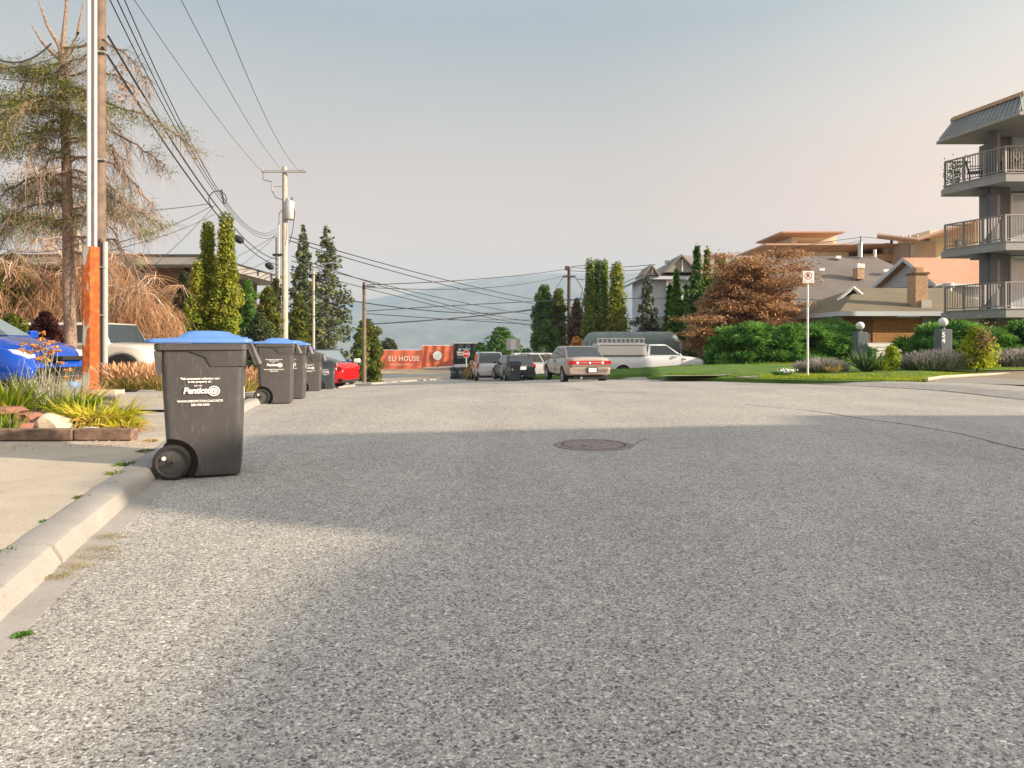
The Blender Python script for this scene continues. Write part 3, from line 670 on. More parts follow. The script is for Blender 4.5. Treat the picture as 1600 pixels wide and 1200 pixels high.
for pts in ([(-1.15, -.16, h2 - .2), (-1.15, -.16, h2 - .75), (-.66, -.1, h2 - .85)], [(-.66, -.1, h2 - 1.35), (-.5, -.1, h2 - 1.7), (-.1, -.1, h2 - 1.85)], [(.45, -.15, h2 - 1.7), (.62, -.2, h2 - 2.6), (.5, -.2, h2 - 3.6), (.3, -.2, h2 - 4.3)], [(-.3, -.1, h2 - 3.2), (-.28, -.1, h2 - 2.6), (.1, -.1, h2 - 2.2)]):
    MB().tube(pts, .022, 5).build('jumper_wire', M['wire'], t2)
t3, h3, b3 = pole('street_lamp', 'slim pale street lamp post in front of the two tall spruces', 490, 44, 416, .10, M['palepole'], cat='street lamp')
MB().tube([(0, 0, h3 - .15), (.5, 0, h3 + .12), (1.1, -.1, h3 + .2)], .045, 6).build('lamp_arm', M['galv'], t3)
MB().box((1.3, -.1, h3 + .2), (.5, .22, .1)).build('lamp_head', M['galv'], t3, bevel=.03)
t4, h4, b4 = pole('utility_pole', 'brown wooden utility pole beside the yellow green bush by the banner', 569, 46, 441, .15, M['pole'])
MB().tube([(0, 0, h4 - .25), (.75, 0, h4 - .3)], .04, 6).build('insulator_pin', M['black'], t4)
MB().box((0, -.16, h4 - .35), (.16, .12, .3)).build('cable_bracket', M['black'], t4)
t5, h5, b5 = pole('utility_pole', 'dark utility pole rising between the poplar and the columnar cedars', 889, 82, 418, .26, M['darkpole'])
MB().box((0, -.2, h5 - 1.1), (1.5, .16, .22)).build('crossarm', M['darkpole'], t5)
MB().box((-.25, -.2, h5 - .1), (.5, .3, .5)).build('bracket', M['darkpole'], t5)
for s_ in (-1, 1): MB().tube([(s_ * .7, -.2, h5 - 1.1), (s_ * 1.6, -.2, h5 - 2.6), (s_ * 1.1, -.2, h5 - 5), (s_ * .3, -.2, h5 - 7)], .05, 5).build('jumper_wire', M['wire'], t5)
MB().tube([(.2, -.2, h5 + .1), (4.0, -.2, h5 + .4), (4.6, -.2, h5 - .9), (3, -.2, h5 - 1.6), (.8, -.2, h5 - 1.4)], .04, 5).build('jumper_wire', M['wire'], t5)

def wire(label, p1, p2, r=.014, sag=None, mid=None, ext=0, grp='overhead cables between the poles'):
    p1, p2 = Vector(p1), Vector(p2)
    if mid is not None:
        best = None
        for k in range(1, 400):
            t_ = k / 400; q = p1.lerp(p2, t_); e = abs((q.x / q.y * FPX + CX) - mid[0])
            if best is None or e < best[0]: best = (e, t_, q)
        _, t_, q = best; z = H0 + (HY - mid[1]) / FPX * q.y; sag = (q.z - z) / (4 * t_ * (1 - t_))
    n = 28; pts = []
    for k in range(n + 1):
        t_ = k / n; q = p1.lerp(p2, t_); q.z -= sag * 4 * t_ * (1 - t_); pts.append(q)
    o = MB().tube(pts, r, 4, cap=False).build('overhead_cable', M['wire'], fix=False); tag(o, label, 'cable', grp); return pts
A1 = Vector((-7.28, 12.15, 0))
EP = lambda px, py, d: P(px, py, d)
# high primaries coming from behind the camera to the crossarm
wire('thin wire ending at the left tip of the transformer pole crossarm', A1 + Vector((-1.1, 0, 9.6)), EP(411, 270, 37.8), .010, mid=(300, 130))
wire('thin wire ending near the middle of the transformer pole crossarm', A1 + Vector((.1, 0, 9.7)), EP(441, 266, 37.8), .010, mid=(352, 130))
wire('thin wire ending at the right tip of the transformer pole crossarm', A1 + Vector((1.1, 0, 9.6)), EP(470, 268, 37.8), .010, mid=(400, 150))
# low voltage trio, pole to pole by way of the splice
for k, (m, e) in enumerate((((300, 226), (432, 357)), ((292, 222), (431, 363)), ((283, 216), (429, 370)))):
    wire(('upper', 'middle', 'lower')[k] + ' one of three thin service wires looping to the transformer pole', A1 + Vector((.2 - .12 * k, -.1, 7.6 - .05 * k)), EP(e[0], e[1], 37.8), .012, mid=m)
wire('upper thick black telephone cable running to the transformer pole', A1 + Vector((.15, -.1, 6.4)), EP(436, 405, 37.8), .022, mid=(300, 268))
wire('lower thick black telephone cable running to the transformer pole', A1 + Vector((.05, -.1, 6.2)), EP(436, 414, 37.8), .022, mid=(290, 270))
for k, (a, b, d1, d2, r_) in enumerate((((100, 330), (328, 318), 20, 26, .012), ((180, 380), (330, 322), 16, 26, .012), ((210, 440), (336, 320), 18, 26, .012), ((170, 392), (336, 334), 15, 27, .010), ((0, 94), (80, 68), 9, 9.5, .012), ((0, 123), (130, 95), 9, 11, .006), ((0, 388), (135, 378), 12, 12.1, .006), ((0, 106), (132, 62), 9, 11, .006))):
    wire(('house service wire fanning left from the splice, topmost', 'house service wire fanning left from the splice, second', 'steep house wire falling left from the splice', 'house wire meeting the cable above the twin cedars', 'thick cable crossing the top left corner', 'fine wire crossing the top left corner below the thick cable', 'fine wire level with the top of the rusty guard', 'fine wire just under the thick corner cable')[k],
         EP(*a, d1), EP(*b, d2), r_, sag=.12, grp='house service wires')
for k, (a, b) in enumerate((((372, 400), (433, 366)), ((378, 414), (431, 368)), ((380, 425), (436, 397)), ((383, 443), (436, 418)), ((386, 448), (436, 424)))):
    wire(('first', 'second', 'third', 'fourth', 'fifth')[k] + ' from the top of the house wires fanning left from the transformer pole', EP(*a, 34), EP(*b, 37.8), .013, sag=.05, grp='house service wires')
# spans beyond: transformer pole > far pole, brown pole > dark pole
def yw(label, a, d1, b, d2, r_, m): wire(label, EP(*a, d1), EP(*b, d2), r_, mid=m)
yw('highest span from the transformer pole across the mountain', (452, 370), 38, (900, 478), 90, .030, (660, 428))
yw('second highest span from the transformer pole across the mountain', (452, 376), 38, (900, 482), 90, .030, (640, 431))
yw('third span from the transformer pole across the mountain', (456, 400), 38, (900, 505), 92, .026, (660, 466))
yw('fourth span from the transformer pole across the mountain', (456, 408), 38, (900, 498), 92, .026, (700, 468))
yw('fifth span from the transformer pole across the mountain', (456, 420), 38, (900, 520), 92, .024, (650, 470))
yw('heavy cable dipping behind the brown pole', (452, 452), 38, (886, 474), 82, .035, (690, 487))
yw('heavy cable from the brown pole rising right to the poplar', (571, 507), 46, (886, 474), 82, .045, (700, 498))
yw('long wire from the brown pole top to the dark pole top', (573, 445), 46, (888, 420), 82, .030, (720, 438))
yw('second wire from the brown pole top to the dark pole', (573, 449), 46, (886, 430), 82, .024, (700, 452))
yw('lowest faint wire spanning to the right above the cars', (573, 490), 46, (1010, 515), 84, .028, (800, 505))
yw('faint wire below the brown pole top passing the poplar', (573, 486), 46, (1250, 470), 84, .028, (1000, 466))
yw('wire from the dark pole top to the white house gable', (890, 418), 82, (1024, 413), 62, .03, (960, 418))
yw('lower wire from the dark pole to the white house gable', (890, 423), 82, (1020, 420), 62, .03, (960, 424))
yw('first sloping wire from the white house eave to the dark pole', (890, 470), 82, (1012, 425), 62, .03, (960, 448))
yw('second sloping wire from the white house eave to the dark pole', (890, 482), 82, (1010, 432), 62, .03, (960, 455))
yw('pale level wire crossing in front of the columnar cedars', (838, 470), 60, (1330, 470), 42, .018, (1060, 466))
yw('lower level wire crossing in front of the columnar cedars', (838, 492), 60, (1150, 500), 44, .018, (1000, 498))
yw('lowest level wire crossing in front of the columnar cedars', (700, 500), 62, (1150, 510), 44, .018, (1000, 504))
yw('wire rising from the bronze maple to the house mast', (1200, 398), 50, (1344, 371), 46, .016, (1270, 382))
yw('second wire rising from the bronze maple to the house mast', (1230, 400), 50, (1344, 376), 46, .016, (1290, 388))
yw('wire running right from the house mast to the tan building', (1345, 370), 46, (1540, 378), 50, .016, (1440, 376))
def enclosure(label, px, py, d, l):
    p = P(px, py, d); t = MB(); t.lathe([(0, -l), (.06, -l * .95), (.15, -l * .5), (.17, 0), (.15, l * .5), (.06, l * .95), (0, l)], 'X', (0, 0, 0), 14)
    o = t.build('splice_enclosure', M['rubber'], smooth_=60); o.location = p; o.rotation_euler = (0, R(25), R(-30)); tag(o, label, 'cable enclosure')
enclosure('dark oval splice enclosure hanging beside the twin cedars', 373, 374, 30, .33)
enclosure('dark oval splice enclosure hanging just left of the transformer pole', 421, 416, 36, .33)
lp = MB(); c0 = P(340, 312, 27); lp.tube([c0 + Vector((.35 * math.cos(a), 0, .35 * math.sin(a))) for a in np.linspace(-.6, 4.2, 16)], .02, 5); lp.tube([P(346, 296, 27), P(350, 318, 27)], .04, 5); tag(lp.build('cable_loop', M['wire']), 'black cable loop at the splice above the twin cedars', 'cable')

# ------------------------------------------------------------------ signs
def sign_post(name, label, cat, base, h, r=.03, mat=None):
    t = thing(name, label, cat, base); MB().tube([(0, 0, -.1), (0, 0, h)], r, 8).build('post', mat or M['white'], t); return t
b = P(1262, 580, 18.0); t = sign_post('parking_sign', 'white no parking sign with a red ring on a slim white post in the lawn', 'traffic sign', b, 2.32, .028)
MB().box((0, -.045, 2.48), (.30, .012, .32)).build('plate', M['white'], t, bevel=.005)
e = MB(); n = 28
for r0, r1 in ((.082, .100),): e.add([(r_ * math.cos(2 * math.pi * k / n), 0, r_ * math.sin(2 * math.pi * k / n)) for k in range(n) for r_ in (r0, r1)], [(2 * k, 2 * k + 1, (2 * k + 3) % (2 * n), (2 * k + 2) % (2 * n)) for k in range(n)])
em = e.build('red_ring', plain('sign_red', (.55, .03, .03), .5, var=0), t, fix=False); em.location = (-.01, -.054, 2.51)
text('R', .15, M['black'], t, (-.01, -.0525, 2.51), bold=.004)
for s in (-1, 1): MB().tube([(s * .09, -.05, 2.37), (s * .09, -.056, 2.37)], .013, 8).build('bolt', M['black'], t)
MB().box((.03, -.01, 1.75), (.05, .04, .05)).build('bracket', M['galv'], t)
sgn_red = plain('stop_red', (.50, .015, .02), .5, var=0)
b = at(728.5, 64); b.z = P(728, 587, 64).z; t = sign_post('stop_sign', 'red octagonal stop sign under a street name blade at the far corner', 'traffic sign', b, 2.2, .07, M['galv'])
def octo(r, y): return [(r * math.cos(R(22.5 + 45 * k)), y, r * math.sin(R(22.5 + 45 * k))) for k in range(8)]
zc = P(728, 553, 64).z - b.z
o = MB().add(octo(.37, 0), [tuple(range(8))]).build('plate_border', M['white'], t, fix=False); o.location = (0, -.09, zc)
o = MB().add(octo(.335, 0), [tuple(range(8))]).build('plate', sgn_red, t, fix=False); o.location = (0, -.095, zc)
text('STOP', .25, M['white'], t, (0, -.10, zc), bold=.008)
MB().tube([(0, 0, 2.1), (0, 0, zc + .75)], .03, 6).build('post', M['galv'], t)
MB().box((0, -.1, zc + .46), (.86, .02, .17)).build('street_name_blade', plain('blade_green_blue', (.03, .25, .33), .5, var=0), t)
text('Lakeshore Dr', .13, M['white'], t, (0, -.115, zc + .46), bold=.003)
b = at(802, 66); t = sign_post('traffic_sign', 'grey back of a tall sign panel rising above the parked hatchback', 'traffic sign', b, P(802, 540, 66).z - b.z, .06, M['galv'])
MB().box((0, -.08, P(802, 538, 66).z - b.z), (1.35, .04, 1.15)).build('panel', M['galv'], t); MB().box((0, -.105, P(802, 538, 66).z - b.z), (.5, .01, .95)).build('label_strip', M['white'], t)
b = at(558, 43); t = sign_post('letter_box', 'small pale letter box on a thin post beside the brown utility pole', 'letter box', b, 1.45, .03, M['galv']); MB().box((0, 0, 1.5), (.34, .4, .25)).build('box', M['white'], t, bevel=.04)

# ------------------------------------------------------------------ banners across the cross street
ban = plain('orange_banner_cloth', (.55, .14, .07), .8, var=.14, scale=.5)
dark = plain('black_banner_cloth', (.018, .020, .026), .7, var=.3, scale=.5)
def banner(name, label, tl, tr_, br, bl, d, mat, posts):
    t = thing(name, label, 'banner', P((tl[0] + tr_[0]) / 2, (bl[1] + br[1]) / 2, d)); o = t.location
    m = MB(); n = 24; vs_ = []
    for k in range(n + 1):
        u = k / n
        for j in range(7):
            v_ = j / 6; tp = (tl[0] + (tr_[0] - tl[0]) * u, tl[1] + (tr_[1] - tl[1]) * u); bp = (bl[0] + (br[0] - bl[0]) * u, bl[1] + (br[1] - bl[1]) * u)
            q_ = P(tp[0] + (bp[0] - tp[0]) * v_, tp[1] + (bp[1] - tp[1]) * v_, d) - o; q_.y += .07 * math.sin(u * 23 + v_ * 2) + .05 * math.sin(v_ * 6 + u * 4); vs_.append(q_)
    m.add(vs_, [(i * 7 + j, (i + 1) * 7 + j, (i + 1) * 7 + j + 1, i * 7 + j + 1) for i in range(n) for j in range(6)]); m.build('cloth', mat, t, smooth_=60, fix=False)
    for px in posts:
        a_ = P(px, pl([(tl[0], tl[1]), (tr_[0], tr_[1])], px) - .4, d + .25) - o; b_ = P(px, 580, d + .25) - o; MB().tube([a_, b_], .06, 6).build('fence_post', M['galv'], t)
    MB().tube([P(tl[0], tl[1], d + .2) - o, P(tr_[0], tr_[1], d + .2) - o], .05, 6).build('top_rail', M['white'], t)
    return t, o
t, o = banner('fence_banner', 'long orange red fence banner lettered with a house name left of the round emblem', (575, 547), (659, 547), (659, 575.5), (575, 580), 92, ban, (580, 607, 633, 659))
p = P(631, 560.5, 91.8) - o; text('ELI HOUSE', .92, M['print'], t, p, spacing=1.1, sx=.88)
p = P(627, 569.8, 91.8) - o; text('LAKESIDE LIVING', .27, M['print'], t, p, spacing=1.5)
t, o = banner('fence_banner', 'orange red fence banner with a large pale round emblem', (659.5, 540), (708, 540), (708, 571.5), (659.5, 574), 92, ban, (660, 684, 708))
p = P(683.5, 555.5, 91.8) - o; MB().lathe([(0, 0), (.60, 0)], 'Y', p, 28).build('emblem', plain('pale_emblem', (.62, .68, .70), .7, var=.15, scale=1), t, fix=False)
rg = MB(); n = 30; rg.add([(p.x + r_ * math.cos(2 * math.pi * k / n), p.y - .01, p.z + r_ * math.sin(2 * math.pi * k / n)) for k in range(n) for r_ in (.70, .78)], [(2 * k, 2 * k + 1, (2 * k + 3) % (2 * n), (2 * k + 2) % (2 * n)) for k in range(n)]); rg.build('emblem_ring', plain('terracotta_ring', (.32, .10, .06), .8, var=0), t, fix=False)
t, o = banner('fence_banner', 'black fence banner with short white lines of text behind the stop sign', (708.6, 536.3), (752, 536.3), (752, 568), (708.6, 569.5), 92, dark, (709, 731, 752))
for s_, py in (('In', 546.2), ('Now', 550.5), ('Tours', 554.5)): text(s_, .42, M['print'], t, P(717 + len(s_) * .6, py, 91.8) - o, bold=.01)
text('Book yours', .2, M['print'], t, P(720.5, 559, 91.8) - o)

# ------------------------------------------------------------------ vehicles (x forward from the tail, y to the left, z up)
def curve_at(pts, x):
    if x <= pts[0][0]: return pts[0][1]
    for (a, z0), (b, z1) in zip(pts, pts[1:]):
        if x <= b:
            t = (x - a) / (b - a); t = t * t * (3 - 2 * t) * .5 + t * .5; return z0 + (z1 - z0) * t
    return pts[-1][1]
def bil(q, u, v): return (q[0] * (1 - u) + q[1] * u) * (1 - v) + (q[3] * (1 - u) + q[2] * u) * v
def car(name, label, cat, loc, head, L, W, top, cab, roof, belt, wheels, wr, body, zb=.22, glass=None, split=(.5,), side_top=.80, group='cars parked along the street', trim=None, rack=False, lower=None, cabmat=None, bev=.09):
    """top: (x, z) of the upper line of the lower body; cab: rear base, rear top, front top, front base"""
    t = thing(name, label, cat, loc, head, group); hw = W / 2
    def org(x): return x - L / 2
    b = MB(); rings = []
    xs = [0, .03, .10, .2] + list(np.linspace(.35, L - .35, 24)) + [L - .2, L - .10, L - .03, L]
    for x in xs:
        e = min(x, L - x); k = 1 - .20 * max(0, 1 - e / .55) ** 2.4; h = curve_at(top, x)
        end = max(0, 1 - e / .12); z0 = zb + .06 * end + .05 * max(0, 1 - e / .5); zt = h - .05 * end ** 2
        wv = hw * k; zm = z0 + (zt - z0) * .45
        half = [(0, z0), (wv * .86, z0), (wv * .95, z0 + .06), (wv * .985, zm - .12), (wv, zm + .05), (wv * .985, zt - .16), (wv * .95, zt - .055), (wv * .86, zt - .01), (wv * .5, zt + .018), (0, zt + .028)]
        rings.append([(org(x), y, z) for y, z in half] + [(org(x), -y, z) for y, z in half[-2:0:-1]])
    b.loft(rings); bo = b.build('body', [body, M['black']], t)
    cut = MB()
    for wx in wheels:
        for s in (-1, 1): cut.lathe([(0, -.17), (wr * 1.17, -.17), (wr * 1.17, .2), (0, .2)], 'Y', (org(wx), s * (hw - .05), wr + .01), 28)
    co = cut.build('cutter', M['black']); md = bo.modifiers.new('b', 'BOOLEAN'); md.object = co; md.solver = 'EXACT'; md.operation = 'DIFFERENCE'
    co.parent = t; bpy.context.view_layer.update()
    me = bpy.data.meshes.new_from_object(bo.evaluated_get(bpy.context.evaluated_depsgraph_get())); bo.modifiers.clear(); bo.data = me; bpy.data.objects.remove(co); shade(me, 32)
    # cabin
    x0, x1, x2, x3 = [org(v) for v in cab]; wb, wt = hw * .90, hw * side_top * .94; z0 = belt - .03
    cb = [Vector((x0, -wb, z0)), Vector((x0, wb, z0)), Vector((x3, wb, z0)), Vector((x3, -wb, z0)), Vector((x1, -wt, roof)), Vector((x1, wt, roof)), Vector((x2, wt, roof)), Vector((x2, -wt, roof))]
    c = MB(); c.add(cb, [(0, 1, 5, 4), (1, 2, 6, 5), (2, 3, 7, 6), (3, 0, 4, 7), (4, 5, 6, 7), (0, 3, 2, 1)]); c.build('roof', cabmat or body, t, bevel=bev, smooth_=50)
    gm = glass or M['glass']
    def pane(nm, q, u0, u1, v0, v1, lab=None, mat=None, off=.006):
        nrm = (q[1] - q[0]).cross(q[3] - q[0]).normalized(); ctr = Vector((0, 0, belt))
        if nrm.dot((q[0] + q[2]) / 2 - ctr) < 0: nrm = -nrm
        pts = [bil(q, u, v) + nrm * off for u, v in ((u0, v0), (u1, v0), (u1, v1), (u0, v1))]
        o_ = MB().slab(pts, -.004).build(nm, mat or gm, t)
        if lab: o_['label'] = lab
        return o_
    pane('rear_window', [cb[1], cb[0], cb[4], cb[5]], .05, .95, .12, .93)
    pane('windscreen', [cb[3], cb[2], cb[6], cb[7]], .06, .94, .10, .92)
    for q in ([cb[2], cb[1], cb[5], cb[6]], [cb[0], cb[3], cb[7], cb[4]]):
        fwd = q[0] is cb[2]; cuts = [.07] + [s_ for s_ in split] + [.93]
        for a_, b_ in zip(cuts, cuts[1:]):
            if b_ - a_ < .05: continue
            u0, u1 = (a_ + .012, b_ - .012)
            if fwd: u0, u1 = 1 - u1, 1 - u0
            pane('side_window', q, u0, u1, .14, .88)
    # door gaps, sill, handles
    for s in (-1, 1):
        for f in [split[-1]] + ([split[0] - .0] if len(split) > 1 else []) + [.93]:
            xx = x0 + (x3 - x0) * f; MB().box((xx, s * (hw * .992), (zb + belt) / 2 + .03), (.014, .02, belt - zb - .22)).build('door_gap', M['black'], t)
        MB().box((x0 + (x3 - x0) * (split[-1] + .06), s * (hw + .004), belt - .16), (.16, .03, .03)).build('door_handle', trim or M['black'], t, bevel=.008)
        mr_ = MB().box((x3 - .28, s * (hw + .07), belt + .06), (.10, .20, .14)); mr_.build('mirror', trim or body, t, bevel=.035)
    for i, wx in enumerate(wheels):
        for s in (-1, 1):
            y0 = s * (hw - .10); w_ = MB(); R_ = wr
            w_.lathe([(R_ * .62, y0 - s * .09), (R_ * .93, y0 - s * .10), (R_, y0 - s * .06), (R_, y0 + s * .07), (R_ * .95, y0 + s * .098), (R_ * .66, y0 + s * .10), (R_ * .62, y0 + s * .07)], 'Y', (org(wx), 0, wr), 28); wo_ = w_.build('wheel', M['rubber'], t, smooth_=35)
            h = MB(); h.lathe([(R_ * .63, y0 + s * .09), (R_ * .56, y0 + s * .085), (R_ * .54, y0 + s * .03), (R_ * .15, y0 + s * .03), (0, y0 + s * .03)], 'Y', (org(wx), 0, wr), 24)
            for k in range(5):
                a = 2 * math.pi * k / 5; h.box((org(wx) + math.cos(a) * R_ * .3, y0 + s * .055, wr + math.sin(a) * R_ * .3), (R_ * .54, .04, R_ * .17), M=Matrix.Rotation(-a, 3, 'Y'))
            h.lathe([(R_ * .14, y0 + s * .03), (R_ * .13, y0 + s * .085), (0, y0 + s * .088)], 'Y', (org(wx), 0, wr), 12)
            h.build('rim', M['chrome'], wo_)
    if rack:
        for s in (-1, 1): MB().tube([(x1 - .15, s * wt * .86, roof + .03), (x1, s * wt * .86, roof + .07), (x2, s * wt * .86, roof + .07), (x2 + .1, s * wt * .86, roof + .02)], .022, 6).build('roof_rail', M['black'], t)
    t['_org'] = L / 2; del t['_org']
    return t
def rear(t, L, W, items):
    """lamps, plate and trim on the tail: kind, y, z, (w, h), depth offset"""
    for nm, y, z, sz, off, mat, bev in items:
        MB().box((-L / 2 + off, y, z), (.08, sz[0], sz[1])).build(nm, mat, t, bevel=bev)

gold = paint('pale_gold_paint', (.44, .37, .32), .35)
cp = at(911, 28.6); hd = R(90 + 10)
cx_ = Vector((2.62, 28.8, 0)); cx_.z = G(cx_.x, cx_.y)
L, W = 4.75, 1.80
sed = car('parked_car', 'pale gold sedan seen from behind with a full width red tail lamp band', 'car', cx_, hd, L, W,
          [(0, 1.0), (.10, 1.05), (.9, 1.07), (3.4, .98), (4.3, .84), (4.62, .66), (4.75, .5)], (.55, 1.45, 2.7, 3.65), 1.50, 1.04, (.95, 3.72), .33, gold, split=(.5,), zb=.33, bev=.13, side_top=.78)
rear(sed, L, W, [('tail_lamp', 0, .86, (1.44, .15), .022, M['redlamp'], .02), ('tail_lamp', .71, .86, (.30, .16), .075, M['redlamp'], .03), ('tail_lamp', -.71, .86, (.30, .16), .075, M['redlamp'], .03),
                 ('light_strip', 0, .865, (.80, .028), .014, M['chrome'], .01), ('number_plate', -.08, .57, (.32, .16), -.012, M['print'], .01), ('plate_recess', -.08, .575, (.42, .21), .0, M['black'], .01),
                 ('bumper_groove', 0, .735, (1.60, .02), .02, M['black'], 0)])
sed_b = MB(); sed_b.box((-L / 2 + .07, 0, .54), (.14, 1.64, .28)); sed_b.build('bumper', gold, sed, bevel=.06, smooth_=40)
for s in (-1, 1): MB().lathe([(0, 0), (.055, 0)], 'X', (-L / 2 - .021, s * .50, .86), 16).build('reversing_lamp', M['clearlamp'], sed, fix=False)
MB().lathe([(.025, 0), (.045, -.01), (.045, .02)], 'X', (-L / 2 - .035, 0, .865), 14).build('badge', M['chrome'], sed, fix=False)
MB().tube([(-L / 2 - .03, .36, .27), (-L / 2 + .5, .36, .27)], .045, 8).build('exhaust', M['chrome'], sed)
MB().box((-.2, 0, .30), (4.0, 1.2, .12)).build('underbody', M['black'], sed)

dk = paint('near_black_paint', (.03, .035, .045), .2)
L, W = 4.25, 1.72; cx_ = Vector((.05, 39.9, 0)); cx_.z = G(cx_.x, cx_.y)
c = car('parked_car', 'dark hatchback with roof bars seen from behind next to the gold sedan', 'car', cx_, R(90 + 14), L, W, [(0, .92), (.10, .99), (.6, 1.0), (3.1, .95), (3.9, .80), (4.15, .6), (4.25, .5)], (.18, .62, 2.3, 3.2), 1.48, .98, (.75, 3.4), .31, dk, split=(.22, .56), rack=True)
rear(c, L, W, [('tail_lamp', .68, .90, (.26, .24), .09, M['redlamp'], .04), ('tail_lamp', -.68, .90, (.26, .24), .09, M['redlamp'], .04), ('number_plate', -.05, .78, (.36, .18), .015, M['print'], .01), ('chrome_strip', 0, .92, (.6, .03), .02, M['chrome'], 0), ('tow_hitch', 0, .34, (.06, .1), -.02, M['galv'], .01)])
MB().box((-L / 2 + .08, 0, .47), (.16, 1.6, .26)).build('bumper', dk, c, bevel=.06, smooth_=40)
MB().box((-.2, 0, .26), (3.4, 1.3, .14)).build('underbody', M['black'], c)

slv = paint('silver_paint', (.42, .43, .44), .4)
L, W = 4.75, 1.88; cx_ = Vector((-1.62, 44.9, 0)); cx_.z = G(cx_.x, cx_.y)
c = car('parked_car', 'tall silver sport utility car with a large dark rear window left of the dark hatchback', 'car', cx_, R(90 + 7), L, W, [(0, 1.02), (.10, 1.12), (.6, 1.14), (3.3, 1.12), (4.3, 1.02), (4.65, .75), (4.75, .55)], (.12, .45, 2.8, 3.55), 1.86, 1.12, (.95, 3.75), .36, slv, zb=.30, split=(.26, .58), side_top=.82, rack=True)
rear(c, L, W, [('tail_lamp', .78, 1.02, (.16, .32), .10, M['redlamp'], .04), ('tail_lamp', -.78, 1.02, (.16, .32), .10, M['redlamp'], .04), ('number_plate', -.25, .95, (.36, .18), .015, M['print'], .01), ('bumper', 0, .50, (1.7, .26), .05, M['black'], .05)])
MB().box((-L / 2 + .03, 0, .66), (.1, 1.55, .06)).build('bumper_step', slv, c, bevel=.02); MB().box((-.2, 0, .32), (3.8, 1.4, .14)).build('underbody', M['black'], c)

wht = paint('pale_silver_paint', (.55, .57, .60), .2)
L, W = 4.9, 1.95; cx_ = Vector((2.0, 48.2, 0)); cx_.z = G(cx_.x, cx_.y)
c = car('parked_minivan', 'pale silver minivan parked side on behind the dark hatchback', 'minivan', cx_, R(8), L, W, [(0, 1.0), (.10, 1.08), (.6, 1.1), (3.6, 1.05), (4.6, .9), (4.9, .6)], (.14, .5, 3.2, 4.1), 1.80, 1.08, (1.0, 3.95), .34, wht, zb=.26, split=(.3, .62), side_top=.84)
MB().box((-.2, 0, .3), (3.8, 1.4, .14)).build('underbody', M['black'], c)

rd = paint('bright_red_paint', (.58, .008, .010), .1, .2)
L, W = 4.85, 1.85; cx_ = Vector((-9.3, 30.1, 0)); cx_.z = G(-7.5, 30)+.05
c = car('parked_car', 'bright red fastback car parked nose in with its tail towards the street', 'car', cx_, R(180 - 14), L, W, [(0, .86), (.08, 1.04), (.25, 1.08), (1.0, 1.04), (3.4, .98), (4.4, .80), (4.75, .6), (4.85, .45)], (.30, 1.85, 2.9, 3.85), 1.43, 1.0, (1.0, 3.78), .35, rd, split=(.55,), side_top=.74)
for s in (-1, 1):
    MB().box((-L / 2 + .17, s * .73, .86), (.34, .26, .17)).build('tail_lamp', M['redlamp'], c, bevel=.05); MB().box((-L / 2 + .30, s * .80, .85), (.16, .16, .12)).build('indicator_lamp', M['clearlamp'], c, bevel=.04)
    MB().box((-L / 2 + .10, s * .66, .40), (.2, .36, .07)).build('bumper_vent', M['black'], c, bevel=.02)
MB().box((-L / 2 + .10, 0, .33), (.22, 1.6, .1)).build('lower_bumper', M['black'], c, bevel=.03)

nv = paint('navy_paint', (.02, .035, .10), .3)
L, W = 4.5, 1.84; cx_ = Vector((-9.45, 34.4, 0)); cx_.z = G(-7.5, 34.6) + .16
c = car('parked_car', 'navy sport utility car facing the street behind the red fastback', 'car', cx_, R(-52), L, W, [(0, 1.0), (.1, 1.06), (.6, 1.08), (3.2, 1.05), (4.1, .96), (4.42, .72), (4.5, .5)], (.15, .5, 2.5, 3.35), 1.70, 1.06, (.8, 3.6), .35, nv, zb=.28, split=(.3, .6), side_top=.80, glass=M['glassl'])
for s in (-1, 1): MB().box((L / 2 - .14, s * .70, .82), (.24, .32, .16)).build('headlight', M['clearlamp'], c, bevel=.05)
MB().box((L / 2 - .03, 0, .62), (.06, .9, .22)).build('grille', M['black'], c, bevel=.02)

bl = paint('vivid_blue_paint', (.005, .075, .52), .25, .22)
L, W = 4.3, 1.76; cx_ = Vector((-10.4, 12.9, .10))
c = car('parked_car', 'vivid blue hatchback nosing in from the left edge behind the flower bed', 'car', cx_, R(-8), L, W, [(0, 1.0), (.1, 1.03), (2.6, 1.01), (3.3, .97), (3.85, .84), (4.15, .66), (4.3, .46)], (.15, .6, 2.1, 3.05), 1.5, 1.0, (.75, 3.4), .32, bl, split=(.3, .6), side_top=.78, glass=M['glassl'])
for s in (-1, 1): MB().loft([[(L / 2 - x_, s * y_, z_) for x_, y_, z_ in q_] for q_ in ([(.62, .80, .80), (.62, .80, .72), (.62, .70, .72), (.62, .70, .82)], [(.30, .79, .76), (.30, .79, .66), (.30, .62, .66), (.30, .62, .76)], [(.12, .66, .68), (.12, .66, .60), (.12, .50, .60), (.12, .50, .68)])]).build('headlight', M['clearlamp'], c, bevel=.015, smooth_=40)
MB().box((L / 2 - .06, 0, .60), (.14, 1.0, .08)).build('grille', M['black'], c, bevel=.02); MB().box((L / 2 - .04, 0, .36), (.14, 1.2, .16)).build('lower_grille', M['black'], c, bevel=.03)

